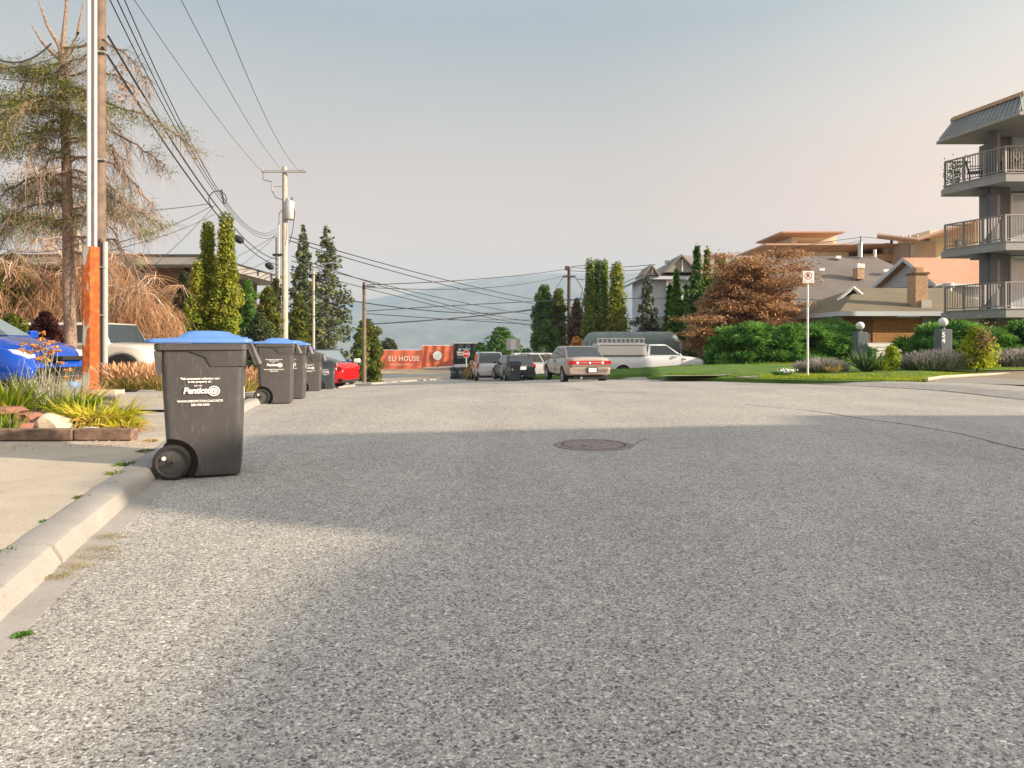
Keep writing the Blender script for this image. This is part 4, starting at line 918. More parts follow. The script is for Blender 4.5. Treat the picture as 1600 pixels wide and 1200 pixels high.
def pickup(name, label, loc, head, L, W, wheels, wr, body, bedz, belt, roof, cab, zb, arch, cat='pickup truck'):
    t = car(name, label, cat, loc, head, L, W, [(0, bedz - .12), (.04, bedz), (cab[0] - .05, bedz), (cab[0], belt), (cab[3], belt), (L - .5, belt - .10), (L - .15, belt - .22), (L, belt - .5)], cab, roof, belt, wheels, wr, body, zb=zb, split=(.93,), side_top=.82, group='white pickup trucks')
    hw = W / 2
    for wx in wheels:
        for s in (-1, 1):
            pts = [(wx - L / 2 + (wr * 1.19) * math.cos(a), s * hw * .985, wr + .01 + (wr * 1.19) * math.sin(a)) for a in np.linspace(.05, math.pi - .05, 14)]; MB().tube(pts, .035, 6).build('wheel_arch_trim', arch, t, smooth_=50)
    return t
bw = paint('warm_white_paint', (.56, .53, .47), .0)
L, W = 4.5, 1.84; cx_ = Vector((-8.5 - 2.2, 17.1, -.16))
c = car('parked_car', 'dusty white off road car with a flat bonnet facing the street behind the utility pole', 'car', cx_, R(-3), L, W, [(0, 1.0), (.1, 1.06), (.6, 1.12), (3.3, 1.14), (4.05, 1.10), (4.3, .98), (4.45, .78), (4.5, .5)], (.15, .5, 3.15, 3.42), 1.64, 1.12, (.85, 3.82), .40, bw, zb=.42, split=(.3, .62), side_top=.88)
for wx in (.85, 3.82):
    for s in (-1, 1): MB().tube([(wx - L / 2 + .50 * math.cos(a), s * (W / 2 - .01), .41 + .50 * math.sin(a)) for a in np.linspace(.0, math.pi, 16)], .045, 6).build('wheel_arch_trim', M['greyfascia'], c, smooth_=50)
w2 = paint('cool_white_paint', (.70, .74, .78), .0)
cx_ = Vector((7.35, 36.6, G(7.3, 36.6) - .16)); tk = pickup('work_truck', 'white work pickup with canopy toolbox and ladder beyond the green lawn', cx_, R(2), 5.9, 2.0, (1.35, 4.9), .40, w2, 1.28, 1.30, 1.92, (2.62, 2.78, 3.65, 4.6), .5, w2)
MB().box((-1.62, 0, 1.62), (2.55, 1.86, .66)).build('canopy', w2, tk, bevel=.05)
for s in (-1, 1):
    MB().box((-1.62, s * .935, 1.60), (2.28, .02, .48)).build('canopy_door', M['white'], tk, bevel=.004)
    for z in (1.34, 1.87): MB().box((-1.62, s * .94, z), (2.34, .03, .025)).build('door_seal', M['black'], tk)
for y in (-.6, .6): MB().box((-2.92, y, 1.55), (.02, .42, .34)).build('canopy_window', M['glass'], tk, bevel=.01)
for s in (-1, 1): MB().box((-2.92, s * .93, .98), (.12, .14, .42)).build('tail_lamp', M['redlamp'], tk, bevel=.02)
MB().box((-2.98, 0, .52), (.12, 1.9, .2)).build('bumper', M['chrome'], tk, bevel=.03)
ld = thing('ladder', 'white aluminium ladder lying on edge along the roof of the work pickup', 'ladder', (5.7, 35.75, tk.location.z + 1.98))
for z in (0, .24): MB().box((0, 0, z), (2.5, .04, .05)).build('side_rail', M['white'], ld)
for k in range(11): MB().box((-1.2 + k * .24, 0, .12), (.09, .05, .20)).build('rung', M['galv'], ld)
# grey tarpaulin shelter behind the work truck
tp = thing('tarp_shelter', 'grey green tarpaulin shelter with rounded roof behind the white work truck', 'shelter', Vector((7.3, 42, G(7, 42) - .2)))
m = MB(); rings = []; ztp = P(0, 519, 42).z - tp.location.z
for k in range(17):
    x = -2.9 + 5.8 * k / 16; e = min(x + 2.9, 2.9 - x); dn = .55 * max(0, 1 - e / .55) ** 2; sg = .05 * math.sin(k * 1.9)
    rings.append([(x, -1.5, 0), (x, -1.48, ztp - .6 - dn), (x, -1.25, ztp - .18 - dn + sg), (x, -.7, ztp - dn + sg), (x, 0, ztp + .02 - dn), (x, .7, ztp - dn), (x, 1.3, ztp - .2 - dn), (x, 1.5, ztp - .6 - dn), (x, 1.5, 0)])
m.loft(rings); m.build('cover', M['tarp'], tp, smooth_=60)
for x in (-2.7, 0, 2.7): MB().tube([(x, -1.53, 0), (x, -1.53, ztp - .5)], .03, 6).build('frame_pole', M['galv'], tp)

# ------------------------------------------------------------------ buildings
def poly_obj(name, polys, mat, parent, t=.0, bevel=0):
    m = MB()
    for q in polys:
        if t: m.slab(q, t)
        else: m.add(q, [tuple(range(len(q)))])
    return m.build(name, mat, parent, fix=bool(t))
def V(px, py, d, o): return P(px, py, d) - o

# apartment block on the right with wrapped balconies
apt = thing('apartment_building', 'taupe apartment block with three railed balconies and grey green mansard roof', 'building')
LB, NB = (18.4, 29.0), (19.3, 26.7); XE = 26.0
under = [1.99, 4.62, 7.30]
for i, z in enumerate(under):
    MB().prism([LB, NB, (XE, 26.7), (XE, 29.6), (18.6, 29.6)], z + .03, z + .30).build('balcony_slab', M['apt_fascia'], apt)
    th = .34
    for a, b in ((LB, NB), (NB, (XE, 26.7))):
        v = Vector((b[0] - a[0], b[1] - a[1], 0)); ln = v.length; mid = Vector(((a[0] + b[0]) / 2, (a[1] + b[1]) / 2, z + th / 2)); rz = math.atan2(v.y, v.x)
        nrm = Vector((v.y, -v.x, 0)).normalized()
        MB().box(mid + nrm * .03, (ln + .05, .05, th), rz=rz).build('fascia', M['apt_fascia'], apt)
        MB().box(mid + nrm * .045 + Vector((0, 0, th / 2)), (ln + .08, .09, .04), rz=rz).build('drip_edge', M['apt_fascia'], apt)
    zt = z + .36
    for a, b, np_ in ((LB, NB, 4), (NB, (XE, 26.7), 6)):
        v = Vector((b[0] - a[0], b[1] - a[1], 0)); ln = v.length; rz = math.atan2(v.y, v.x); A = Vector((a[0], a[1], zt)); mid = A + v / 2
        MB().box(mid + Vector((0, 0, 1.02)), (ln + .04, .07, .05), rz=rz).build('top_rail', M['rail'], apt); MB().box(mid + Vector((0, 0, .09)), (ln, .045, .04), rz=rz).build('bottom_rail', M['rail'], apt)
        for k in range(np_):
            p_ = A + v * (k / (np_ - 1)); MB().box(p_ + Vector((0, 0, .5)), (.065, .065, 1.02), rz=rz).build('rail_post', M['rail'], apt)
        bl_ = MB(); nb = int(ln / .105)
        for k in range(1, nb): bl_.box(A + v * (k / nb) + Vector((0, 0, .55)), (.022, .022, .92), rz=rz)
        tag(bl_.build('balusters', M['rail'], apt, fix=False), kind='stuff')
# back of the balcony railing seen through the front one
for z in under[1:]:
    MB().box((18.95, 29.02, z + 1.38), (1.1, .05, .05)).build('top_rail', M['rail'], apt)
WY = 28.55; M['aptglass'] = plain('sky_painted_glass', (.46, .55, .62), .1, var=.25, scale=1.5, spec=.8)  # bluish panes: sky reflection painted into the base colour
MB().box(((20.25 + XE) / 2, (WY + 29.6) / 2, 4.7), (XE - 20.25, 29.6 - WY, 9.6)).build('wall', M['apt_siding'], apt)
for i, z in enumerate(under):
    z0 = z + .36; zt = under[i + 1] if i < 2 else 9.55
    n = int((zt - z0) / .21)
    for k in range(n):
        for (xa, xb) in ((20.22, 20.78), (24.2, XE)):
            if k * .21 + z0 < z0 + 2.3 or xa > 21: MB().slab([(xa, WY - .012, z0 + k * .21), (xb, WY - .012, z0 + k * .21), (xb, WY - .002, z0 + k * .21 + .205), (xa, WY - .002, z0 + k * .21 + .205)], -.02 if False else .02).build('siding_board', M['apt_siding'], apt)
    fr = MB()
    for xa in (20.85, 21.75, 22.65, 23.55): fr.box((xa, WY - .04, z0 + 1.12), (.07, .08, 2.2))
    for zz in (z0 + .05, z0 + 2.22): fr.box((22.2, WY - .04, zz), (2.77, .08, .07))
    fr.build('door_frame', M['white'] if i < 2 else M['rail'], apt)
    for k, xa in enumerate((21.3, 22.2, 23.1)): MB().box((xa, WY - .015, z0 + 1.12), (.82, .02, 2.1)).build('glass_pane', M['aptglass'], apt)
MB().box((19.5, 27.75, 4.6), (.24, .24, 9.9)).build('post', M['apt_post'], apt); MB().box((19.85, 27.9, 4.6), (.12, .12, 9.9)).build('post', M['apt_fascia'], apt)
for z in under[1:]: MB().box((19.5, 27.85, z - .12), (1.5, .2, .24)).build('beam', M['apt_post'], apt)
E0, E1 = (18.35, 29.3), (19.15, 25.75); T0, T1 = (19.0, 29.3), (19.75, 26.35)
ze, zt = 9.62, 10.55
MB().prism([E0, E1, (XE, 25.75), (XE, 29.6), (18.4, 29.6)], ze - .02, ze + .1).build('soffit', M['apt_fascia'], apt)
poly_obj('mansard', [[(*E0, ze + .1), (*E1, ze + .1), (*T1, zt), (*T0, zt)], [(*E1, ze + .1), (XE, 25.75, ze + .1), (XE, 26.35, zt), (*T1, zt)]], M['apt_roof'], apt, .04)
nse = 17
for k in range(nse + 1):
    u = k / nse; a = Vector((*E0, ze + .12)).lerp(Vector((*E1, ze + .12)), u); b = Vector((*T0, zt + .02)).lerp(Vector((*T1, zt + .02)), u)
    nn = Vector((-1, -.23, .6)).normalized() * .02
    MB().tube([a + nn, b + nn], .024, 4).build('standing_seam', M['apt_roof'], apt)
for k in range(12):
    u = k / 12; x = E1[0] + .1 + (XE - E1[0]) * u; MB().tube([(x, 25.74, ze + .13), (x + .35 * (1 - u), 26.34, zt + .03)], .024, 4).build('standing_seam', M['apt_roof'], apt)
MB().prism([(T0[0] - .08, T0[1]), (T1[0] - .08, T1[1] - .08), (XE, 26.27), (XE, 29.6), (T0[0], 29.6)], zt, zt + .14).build('parapet_cap', M['brickbeige'], apt)
# things on the balconies
pt = thing('potted_plant', 'bushy plant in a grey pot at the far corner of the top balcony', 'potted plant', (18.62, 28.7, under[2] + .30))
MB().lathe([(0, 0), (.13, 0), (.17, .3), (0, .3)], 'Z', (0, 0, 0), 12).build('pot', M['greypipe'], pt)
def leaf_quads(pts, nrm, size, asp=.5, jitter=.35):
    """one rhombic leaf per point"""
    n = len(pts); pts = np.asarray(pts, float)
    a = np.random.normal(size=(n, 3)); nrm = np.asarray(nrm, float) + np.random.normal(size=(n, 3)) * jitter
    nrm /= np.linalg.norm(nrm, axis=1)[:, None] + 1e-9
    u = np.cross(nrm, a); u /= np.linalg.norm(u, axis=1)[:, None] + 1e-9; v = np.cross(nrm, u)
    s = (size * (0.6 + .8 * np.random.rand(n)))[:, None]; out = np.empty((n, 4, 3))
    out[:, 0] = pts - u * s; out[:, 1] = pts - v * s * asp + nrm * s * .15; out[:, 2] = pts + u * s; out[:, 3] = pts + v * s * asp + nrm * s * .15
    return out.reshape(-1, 3)
q = np.random.normal(size=(420, 3)) * (.22, .18, .24) + (0, 0, .62); fast_mesh('foliage', leaf_quads(q, q - (0, 0, .4), .045), 4, M['leaf'], pt)
pt2 = thing('potted_plant', 'reddish green plant behind the railing by the top balcony door', 'potted plant', (20.55, 27.6, under[2] + .30))
MB().lathe([(0, 0), (.16, 0), (.2, .3), (0, .3)], 'Z', (0, 0, 0), 12).build('pot', M['black'], pt2)
q = np.random.normal(size=(420, 3)) * (.28, .2, .26) + (0, 0, .68); fast_mesh('foliage', leaf_quads(q, q - (0, 0, .4), .045), 4, M['maroon'], pt2)
def chair(label, x, y, z, mat, rz=0):
    t = thing('patio_chair', label, 'chair', (x, y, z), rz, 'patio chairs on the balconies')
    MB().box((0, 0, .43), (.48, .46, .04)).build('seat', mat, t); MB().slab([(-.24, .22, .45), (.24, .22, .45), (.23, .32, .92), (-.23, .32, .92)], .03).build('backrest', mat, t)
    for sx in (-1, 1):
        for sy in (-1, 1): MB().tube([(sx * .21, sy * .2, 0), (sx * .21, sy * .2, .43)], .018, 6).build('leg', mat, t)
        MB().box((sx * .25, 0, .64), (.04, .44, .03)).build('armrest', mat, t)
    return t
chair('dark patio chair on the top balcony left of the slate post', 19.15, 28.2, under[2] + .30, M['black'], R(60))
chair('dark patio chair on the top balcony right of the slate post', 19.95, 28.1, under[2] + .30, M['black'], R(-60))
chair('pale wire chair on the lowest balcony behind the railing', 19.75, 28.2, under[0] + .30, M['rail'], R(20))

# low house with boarded garage front, chimney and olive hip roof
o = Vector((17.5, 36, -.4)); hs = thing('house', 'low grey house with olive hip roof, tall beige chimney and varnished board panel', 'house', o)
ez = 2.50; e0, e1, e2 = (15.7, 32.7), (24, 32.7), (15.9, 44)
r1 = P(1339, 450, 38); rl = Vector((19.2, 38, r1.z)); rr = Vector((24, 38, r1.z))
lo = lambda x, y, z: Vector((x, y, z)) - o
poly_obj('roof', [[lo(15.7, 32.7, ez), lo(24, 32.7, ez), rr - o, rl - o], [lo(15.7, 43.3, ez), lo(15.7, 32.7, ez), rl - o], [lo(24, 43.3, ez), lo(15.7, 43.3, ez), rl - o, rr - o]], M['shingle_olive'], hs, .08)
for a, b in (((15.68, 32.68), (24, 32.68)), ((15.68, 43.3), (15.68, 32.68))):
    v = Vector((b[0] - a[0], b[1] - a[1], 0)); MB().box(lo((a[0] + b[0]) / 2, (a[1] + b[1]) / 2, ez - .10), (v.length + .04, .05, .22), rz=math.atan2(v.y, v.x)).build('fascia', M['stucco_white'], hs)
MB().box(lo(16.0, 38, 1.1), (.2, 9.6, 2.6)).build('wall', M['stucco'], hs)
xw0, xw1 = 17.6, 20.05
MB().box(lo(22, 33.35, 1.05), (4.0, .2, 2.7)).build('wall', M['stucco'], hs); MB().box(lo(21.6, 33.15, 1.05), (.9, .3, 2.7)).build('wall', M['brickbeige'], hs)
MB().box(lo(16.85, 33.45, 1.05), (1.5, .2, 2.7)).build('wall', M['brownwall'], hs)
nb = 9
for k in range(nb): MB().box(lo((xw0 + xw1) / 2, 33.35, 1.02 + k * .145), (xw1 - xw0, .06, .137)).build('board', M['woodpanel'], hs, bevel=.008)
MB().box(lo((xw0 + xw1) / 2, 33.42, 1.5), (xw1 - xw0 + .04, .06, 1.5)).build('panel_backing', M['black'], hs)
for k in range(5): MB().slab([lo(xw0 - .5, 33.20, .16 + k * .16), lo(xw1 + .05, 33.20, .16 + k * .16), lo(xw1 + .05, 33.23, .31 + k * .16), lo(xw0 - .5, 33.23, .31 + k * .16)], .02).build('siding_board', M['white'], hs)
MB().box(lo(18.7, 33.32, .4), (3.0, .1, 1.2)).build('wall', M['stucco_white'], hs)
g0 = P(1333, 452, 36.6) - o
poly_obj('gable_vent', [[g0 + Vector((-.72, 0, -.62)), g0 + Vector((.62, 0, -.62)), g0 + Vector((-.05, 0, .05))]], M['black'], hs, .05)
for s in (-1, 1): MB().tube([g0 + Vector((-.05, -.10, .10)), g0 + Vector((-.05 + s * .85, -.10, -.62))], .085, 4).build('gable_trim', M['white'], hs)
c0 = P(1443, 478, 33.4); cb_ = Vector((c0.x, 33.9, c0.z)) - o; zt_ = P(0, 428, 33.4).z - o.z
MB().box((cb_.x, cb_.y, (cb_.z - .3 + zt_) / 2), (.62, .72, zt_ - cb_.z + .3)).build('chimney', M['brickbeige'], hs, bevel=.01)
chb = [o_ for o_ in hs.children if o_.name.startswith('chimney')][-1]
MB().box((cb_.x, cb_.y, zt_ + .05), (.74, .84, .10)).build('chimney_cap', M['brownwall'], chb, bevel=.015); MB().box((cb_.x, cb_.y, zt_ + .22), (.36, .4, .28)).build('flue', M['brickbeige'], chb)
MB().box((cb_.x + .18, cb_.y - .40, cb_.z + .08), (.5, .1, .4)).build('flashing', M['galv'], chb)

# pale blue gabled house with peach shingle roof
o = Vector((30, 44, 0)); hs = thing('house', 'pale blue sided house with a peach shingle gable roof', 'house', o)
K, EN, EF = Vector((25.2, 44, P(0, 402.5, 44).z)), Vector((25.4, 41, P(0, 443, 41).z)), Vector((24.9, 47.2, P(0, 448, 47.2).z))
xe = 38
sl = lambda v, x: Vector((x, v.y, v.z)) - o
poly_obj('roof', [[EN - o, sl(EN, xe), sl(K, xe), K - o]], M['shingle_peach'], hs, .10); poly_obj('roof', [[K - o, sl(K, xe), sl(EF, xe), EF - o]], M['shingle_peach'], hs, .10)
wi = Vector((.45, 0, 0)); dn = Vector((0, 0, -.12))
poly_obj('gable_wall', [[EF - o + wi + dn + Vector((0, -.3, 0)), EN - o + wi + dn + Vector((0, .3, 0)), K - o + wi + dn * 2]], M['siding_blue'], hs, .05)
MB().box(((25.65 + xe) / 2 - o.x, (EN.y + EF.y) / 2, EN.z / 2 - 1.0 + .3) - Vector((0, o.y, 0)) if False else ((25.7 + xe) / 2 - o.x + .1, (EN.y + EF.y) / 2 - o.y, EN.z / 2 - .6), (xe - 25.7, 5.4, EN.z + .9)).build('wall', M['siding_blue'], hs)
for a in (EN, EF):
    d_ = (K - a); MB().slab([a - o, K - o, K - o + Vector((0, 0, -.26)), a - o + Vector((0, 0, -.26))], .06).build('barge_board', M['stucco_white'], hs)
MB().box(((EN.x + xe) / 2 - o.x, EN.y - o.y - .03, EN.z - .1), (xe - EN.x, .12, .16)).build('gutter', M['white'], hs)
vn = P(1482, 452, 40.6) ; tv = MB(); tv.lathe([(.0, -.4), (.22, -.4), (.22, .08), (.32, .10), (.32, .20), (.22, .22), (.30, .26), (.30, .36), (0, .40)], 'Z', (0, 0, 0), 14); vo = tv.build('roof_vent', M['white'], smooth_=40); vo.location = vn
tag(vo, 'white metal turbine vent standing above the peach roof eave', 'roof vent'); vs2 = MB().tube([vn - o + Vector((0, .1, -.4)), vn - o + Vector((0, .1, -1.0))], .2, 10).build('vent_base', M['galv'], hs)

# large house with the long brown roof
o = Vector((22, 52, 0)); hs = thing('house', 'large house under a broad grey brown hip roof with small white vents', 'house', o)
zr = P(0, 400, 55).z; ze_ = 3.3
q = [Vector((13.5, 46.5, ze_)), Vector((33.0, 46.5, ze_)), P(1366, 401, 55), P(1150, 401, 55), Vector((33.0, 62, ze_)), Vector((13.5, 62, ze_))]; q = [p - o for p in q]
poly_obj('roof', [[q[0], q[1], q[2], q[3]], [q[1], q[4], q[2]], [q[4], q[5], q[3], q[2]], [q[5], q[0], q[3]]], M['shingle_brown'], hs, .12)
MB().box((0, 2, 1.4), (18.4, 14, 3.8)).build('wall', M['stucco'], hs)
def roof_box(px, py, d, size, mat, name, parent, o):
    return MB().box(P(px, py, d) - o, size).build(name, mat, parent, bevel=.03)
for px, py in ((1282, 421.5), (1382, 423.5), (1308, 402.5)): roof_box(px, py, 51.6 if py > 410 else 54.4, (.42, .5, .24), M['white'], 'roof_vent', hs, o)
cb1 = MB().box(P(1341.5, 425, 50.9) - o, (.52, .7, 1.1)).build('chimney', M['brickbeige'], hs, bevel=.02); MB().box(P(1341, 416.5, 50.9) - o, (.60, .8, .34)).build('cap', M['white'], cb1, bevel=.05); MB().tube([P(1340.5, 415, 50.9) - o, P(1340.5, 411.5, 50.9) - o], .13, 8).build('cowl', M['galv'], cb1)
MB().tube([P(1344, 402, 54.6) - o, P(1344, 379, 54.6) - o], .17, 10).build('flue_pipe', M['galv'], hs); MB().tube([P(1345, 385, 54) - o, P(1345, 369, 54) - o], .04, 6).build('mast', M['darkpole'], hs)
MB().tube([P(1367, 402, 54.6) - o, P(1367, 390, 54.6) - o], .12, 8).build('flue_pipe', M['white'], hs)

# white apartment wing with small gables
o = Vector((16, 62, 0)); hs = thing('apartment_building', 'pale white stuccoed building with small roof gables behind the blue spruce', 'building', o)
d = 60; xa, xb = P(1013, 0, d).x, P(1165, 0, d).x; zw = P(0, 431, d).z; zr_ = P(0, 400, 64).z
MB().box(((xa + xb) / 2 - o.x, 4 + d - o.y, zw / 2 - 1.5), (xb - xa, 8, zw + 3)).build('wall', M['stucco_white'], hs)
MB().box((P(1048, 0, d).x - o.x, d - .3 - o.y, zw / 2 - 1.5), (1.0, .7, zw + 2.9)).build('wall', M['white'], hs); MB().box((P(1028, 0, d).x - o.x, d - .06 - o.y, P(0, 505, d).z), (1.6, .1, .35)).build('window_band', M['glassl'], hs)
R0, R1 = P(1067, 399, 64) - o, P(1330, 401, 64) - o; F0 = P(1005, 433, 59.2) - o; F1 = P(1170, 424, 59.2) - o; F1.z = F0.z + .3
poly_obj('roof', [[F0, F1, R1, R0], [Vector((F0.x, 9, F0.z)), F0, R0]], M['shingle_grey'], hs, .12)
MB().box(((F0.x + F1.x) / 2, F0.y - .04, F0.z - .05), (F1.x - F0.x, .1, .28)).build('fascia', M['stucco_white'], hs)
for (px, py, hw_, hh) in ((1067, 398.5, 1.35, 1.45), (1020, 414, .62, .85)):
    a = P(px, py, 58.6) - o; nm = MB(); 
    poly_obj('gable_wall', [[a + Vector((-hw_, .3, -hh)), a + Vector((hw_, .3, -hh)), a + Vector((0, .3, -.05))]], M['greyfascia'], hs, .05)
    for s in (-1, 1): poly_obj('gable_roof', [[a, a + Vector((s * hw_ * 1.1, 0, -hh * 1.05)), a + Vector((s * hw_ * 1.1, 4.2, -hh * 1.05)), a + Vector((0, 4.2, 0))]], M['shingle_grey'], hs, .12)
    MB().box(a + Vector((0, .22, -hh * .6)), (.1, .1, hh * .7)).build('gable_strut', M['white'], hs)
for px, py in ((1042, 420), (1085, 405)): MB().lathe([(.0, -.6), (.30, -.6), (.13, -.4), (.13, .5), (.2, .5), (.2, .75), (0, .8)], 'Z', P(px, py, 61) - o, 10).build('flue_pipe', M['galv'], hs)

# modern tan building with deep orange soffits (two roofs)
d = 76; o = Vector((36, 78, 0)); hs = thing('apartment_building', 'cream modern building with stacked flat roofs and deep orange soffits', 'building', o)
def roofslab(pts, d0, d1, z0, z1, parent, o, tilt=0):
    """px span at depth d0 narrowing to the wall behind: fascia on top of an inset soffit"""
    xa, xb = P(pts[0], 0, d0).x, P(pts[1], 0, d0).x; zt = P(0, z0, d0).z; zb_ = P(0, z1, d0).z; ins = pts[2]
    MB().box(((xa + xb) / 2 - o.x, (d0 + d1) / 2 - o.y, zt - .08 - o.z), (xb - xa, d1 - d0, .16)).build('roof_fascia', M['fascia_tan'], parent)
    m = MB(); a = [(xa + .1, d0 + .1, zt - .17), (xb - .1, d0 + .1, zt - .17), (xb - .1, d1, zt - .17), (xa + .1, d1, zt - .17)]; b = [(xa + ins, d0 + ins * .8, zb_), (xb - ins, d0 + ins * .8, zb_), (xb - ins, d1, zb_), (xa + ins, d1, zb_)]
    m.loft([[Vector(p) - o for p in a], [Vector(p) - o for p in b]]); m.build('soffit', M['soffit'], parent)
roofslab((1196, 1411, 2.6), 72, 84, 380.5, 386, hs, o); roofslab((1222, 1321, 1.0), 74, 82, 361, 364.5, hs, o)
xa, xb = P(1240, 0, 76).x, P(1310, 0, 76).x; MB().box(((xa + xb) / 2 - o.x, 1, (P(0, 364, 76).z + P(0, 384, 76).z) / 2), (xb - xa, 5, 1.5)).build('penthouse_wall', M['cream'], hs)
MB().box((P(1277, 0, 76).x - o.x, -1.52, P(0, 378, 76).z), (4.0, .1, .35)).build('window_band', M['tan'], hs)
xa, xb = P(1222, 0, 76).x, P(1396, 0, 76).x; zt = P(0, 388, 76).z; MB().box(((xa + xb) / 2 - o.x, 1, zt / 2 - 1), (xb - xa, 6, zt + 2)).build('wall', M['cream'], hs)
MB().box((P(1350, 0, 76).x - o.x, -2.05, P(0, 399, 76).z), (3.4, .1, 1.0)).build('window_band', M['brownwall'], hs); MB().box((P(1385, 0, 74).x - o.x, -4, P(0, 402, 74).z), (.6, .6, 3)).build('column', M['cream'], hs)
MB().box((P(1394, 0, 74).x - o.x + 1.2, -3, P(0, 404, 74).z), (9.5, 4, .7)).build('balcony_slab', M['fascia_tan'], hs); MB().box((P(1394, 0, 74).x - o.x + 1.2, -3, P(0, 413, 74).z), (9.5, 3, .5)).build('balcony_slab', M['brownwall'], hs)
MB().box((P(1393, 0, 75).x - o.x, -3, P(0, 395, 75).z), (.2, .2, 3)).build('post', M['darkroof'], hs)
o = Vector((44, 72, 0)); hs = thing('apartment_building', 'tan modern building with a thin upswept roof behind the balconies at the right', 'building', o)
a_, b_, c_, d_ = P(1371, 368, 66), P(1440, 373.5, 68), P(1545, 343, 66), P(1440, 375, 80)
for q in ([P(1371, 368, 68), P(1433, 375.5, 66), P(1433, 375.5, 84), P(1371, 368, 84)], [P(1433, 375.5, 66), P(1520, 346.5, 66), P(1620, 346, 66), P(1620, 350, 84), P(1433, 375.5, 84)]): poly_obj('roof', [[p - o for p in q]], M['soffit'], hs, .3)
MB().tube([P(1371, 367, 67.8) - o, P(1433, 374.3, 65.8) - o, P(1520, 345.5, 65.8) - o, P(1620, 345, 65.8) - o], .17, 4).build('roof_fascia', M['fascia_tan'], hs)
xa, xb = P(1421, 0, 70).x, P(1462, 0, 70).x; zt = P(0, 376, 70).z; MB().box(((xa + xb) / 2 - o.x, 1, zt / 2 - 1), (xb - xa, 6, zt + 2)).build('wall', M['tan'], hs)
xa, xb = P(1462, 0, 71).x, P(1620, 0, 71).x; zt = P(0, 357, 71).z; MB().box(((xa + xb) / 2 - o.x, 3, zt / 2 - 1), (xb - xa, 6, zt + 2)).build('wall', M['cream'], hs)
MB().box((P(1424, 0, 70).x - o.x, -2.15, P(0, 389, 70).z), (.5, .2, 1.8)).build('window', M['glassl'], hs); MB().box((P(1472, 0, 70).x - o.x, -.2, P(0, 386, 70).z), (.6, .3, .9)).build('window', M['glassl'], hs); MB().box((P(1520, 0, 70).x - o.x, -.2, P(0, 386, 70).z), (1.0, .3, 2)).build('window', M['glassl'], hs)
for px in (1397, 1409, 1421, 1433, 1447): MB().tube([P(px, 369.5 if px < 1440 else 370, 68) - o, P(px, 367.5 if px < 1440 else 368, 68) - o], .12, 6).build('roof_vent', M['galv'], hs)

# flat roofed house behind the garden on the left
o = Vector((-20, 32, 0)); hs = thing('house', 'low brown house with a wide flat grey roof edge behind the bare trees', 'house', o)
zt = P(0, 399.5, 30).z; xr = P(326, 0, 30).x
MB().prism([(-34 - o.x, -2), (xr - o.x, -2), (P(382, 0, 34.4).x - o.x, 2.4), (P(382, 0, 34.4).x - o.x, 9), (-34 - o.x, 9)], zt - .38, zt).build('roof', M['greyfascia'], hs)
MB().prism([(-34 - o.x - .05, -2.05), (xr - o.x + .05, -2.05), (P(382, 0, 34.4).x - o.x + .05, 2.4), (P(382, 0, 34.4).x - o.x, 9.05), (-34 - o.x, 9.05)], zt - .02, zt + .06).build('roof_edge', M['darkroof'], hs)
MB().box((-24 - o.x, 3.5, 1.9), (18.5, 8, 5.2)).build('wall', M['brownwall'], hs)
for k in range(7): MB().box((-24 - o.x, -.54, 1.0 + k * .5), (18.4, .03, .46)).build('siding_board', M['brownwall'], hs)
MB().box((P(285, 0, 31).x - o.x, -.65, P(0, 417, 31).z), (.12, .2, .5)).build('wall_lamp', M['black'], hs)

# ------------------------------------------------------------------ plants
rnd = np.random.RandomState(11)
def ribbons(name, base, dirs, length, droop, width, segs, mat, parent=None, flat=None, taper=1.0):
    base = np.asarray(base, float); n = len(base); dirs = np.asarray(dirs, float); dirs = dirs / (np.linalg.norm(dirs, axis=1)[:, None] + 1e-9)
    length = np.broadcast_to(length, n)[:, None]; droop = np.broadcast_to(droop, n)[:, None]; width = np.broadcast_to(width, n)[:, None]
    side = np.cross(dirs, rnd.normal(size=(n, 3))); side /= np.linalg.norm(side, axis=1)[:, None] + 1e-9
    V_ = np.empty((n, segs + 1, 2, 3))
    for k in range(segs + 1):
        s = k / segs; p = base + dirs * length * s; p[:, 2] -= (droop * length * s * s)[:, 0]
        w_ = width * max(.04, (1 - s ** 1.5 * taper)) * (.7 + .6 * min(1, s * 4)) * .5
        V_[:, k, 0] = p - side * w_; V_[:, k, 1] = p + side * w_
    idx = np.arange(n * (segs + 1) * 2).reshape(n, segs + 1, 2)
    q = np.stack([idx[:, :-1, 0], idx[:, :-1, 1], idx[:, 1:, 1], idx[:, 1:, 0]], -1).reshape(-1, 4)
    return indexed_mesh(name, V_.reshape(-1, 3), q, mat, parent)
ENV = {
    'round': lambda t: math.sqrt(max(0, 1 - (2 * t - 1) ** 2)) * (.92 + .08 * t),
    'bush': lambda t: math.sqrt(max(0, 1 - t ** 2.4)) * (.88 + .12 * math.sin(t * 3)),
    'column': lambda t: min(1, ((1 - t) * 1.9) ** .72) * (.82 + .18 * math.sin(t * 2.6 + .4)),
    'cone': lambda t: max(.02, (1 - t)) ** .85 * min(1, .75 + t * 2),
    'poplar': lambda t: min(1, ((1 - t) * 1.7) ** .6) * min(1, .55 + t * 1.5),
}
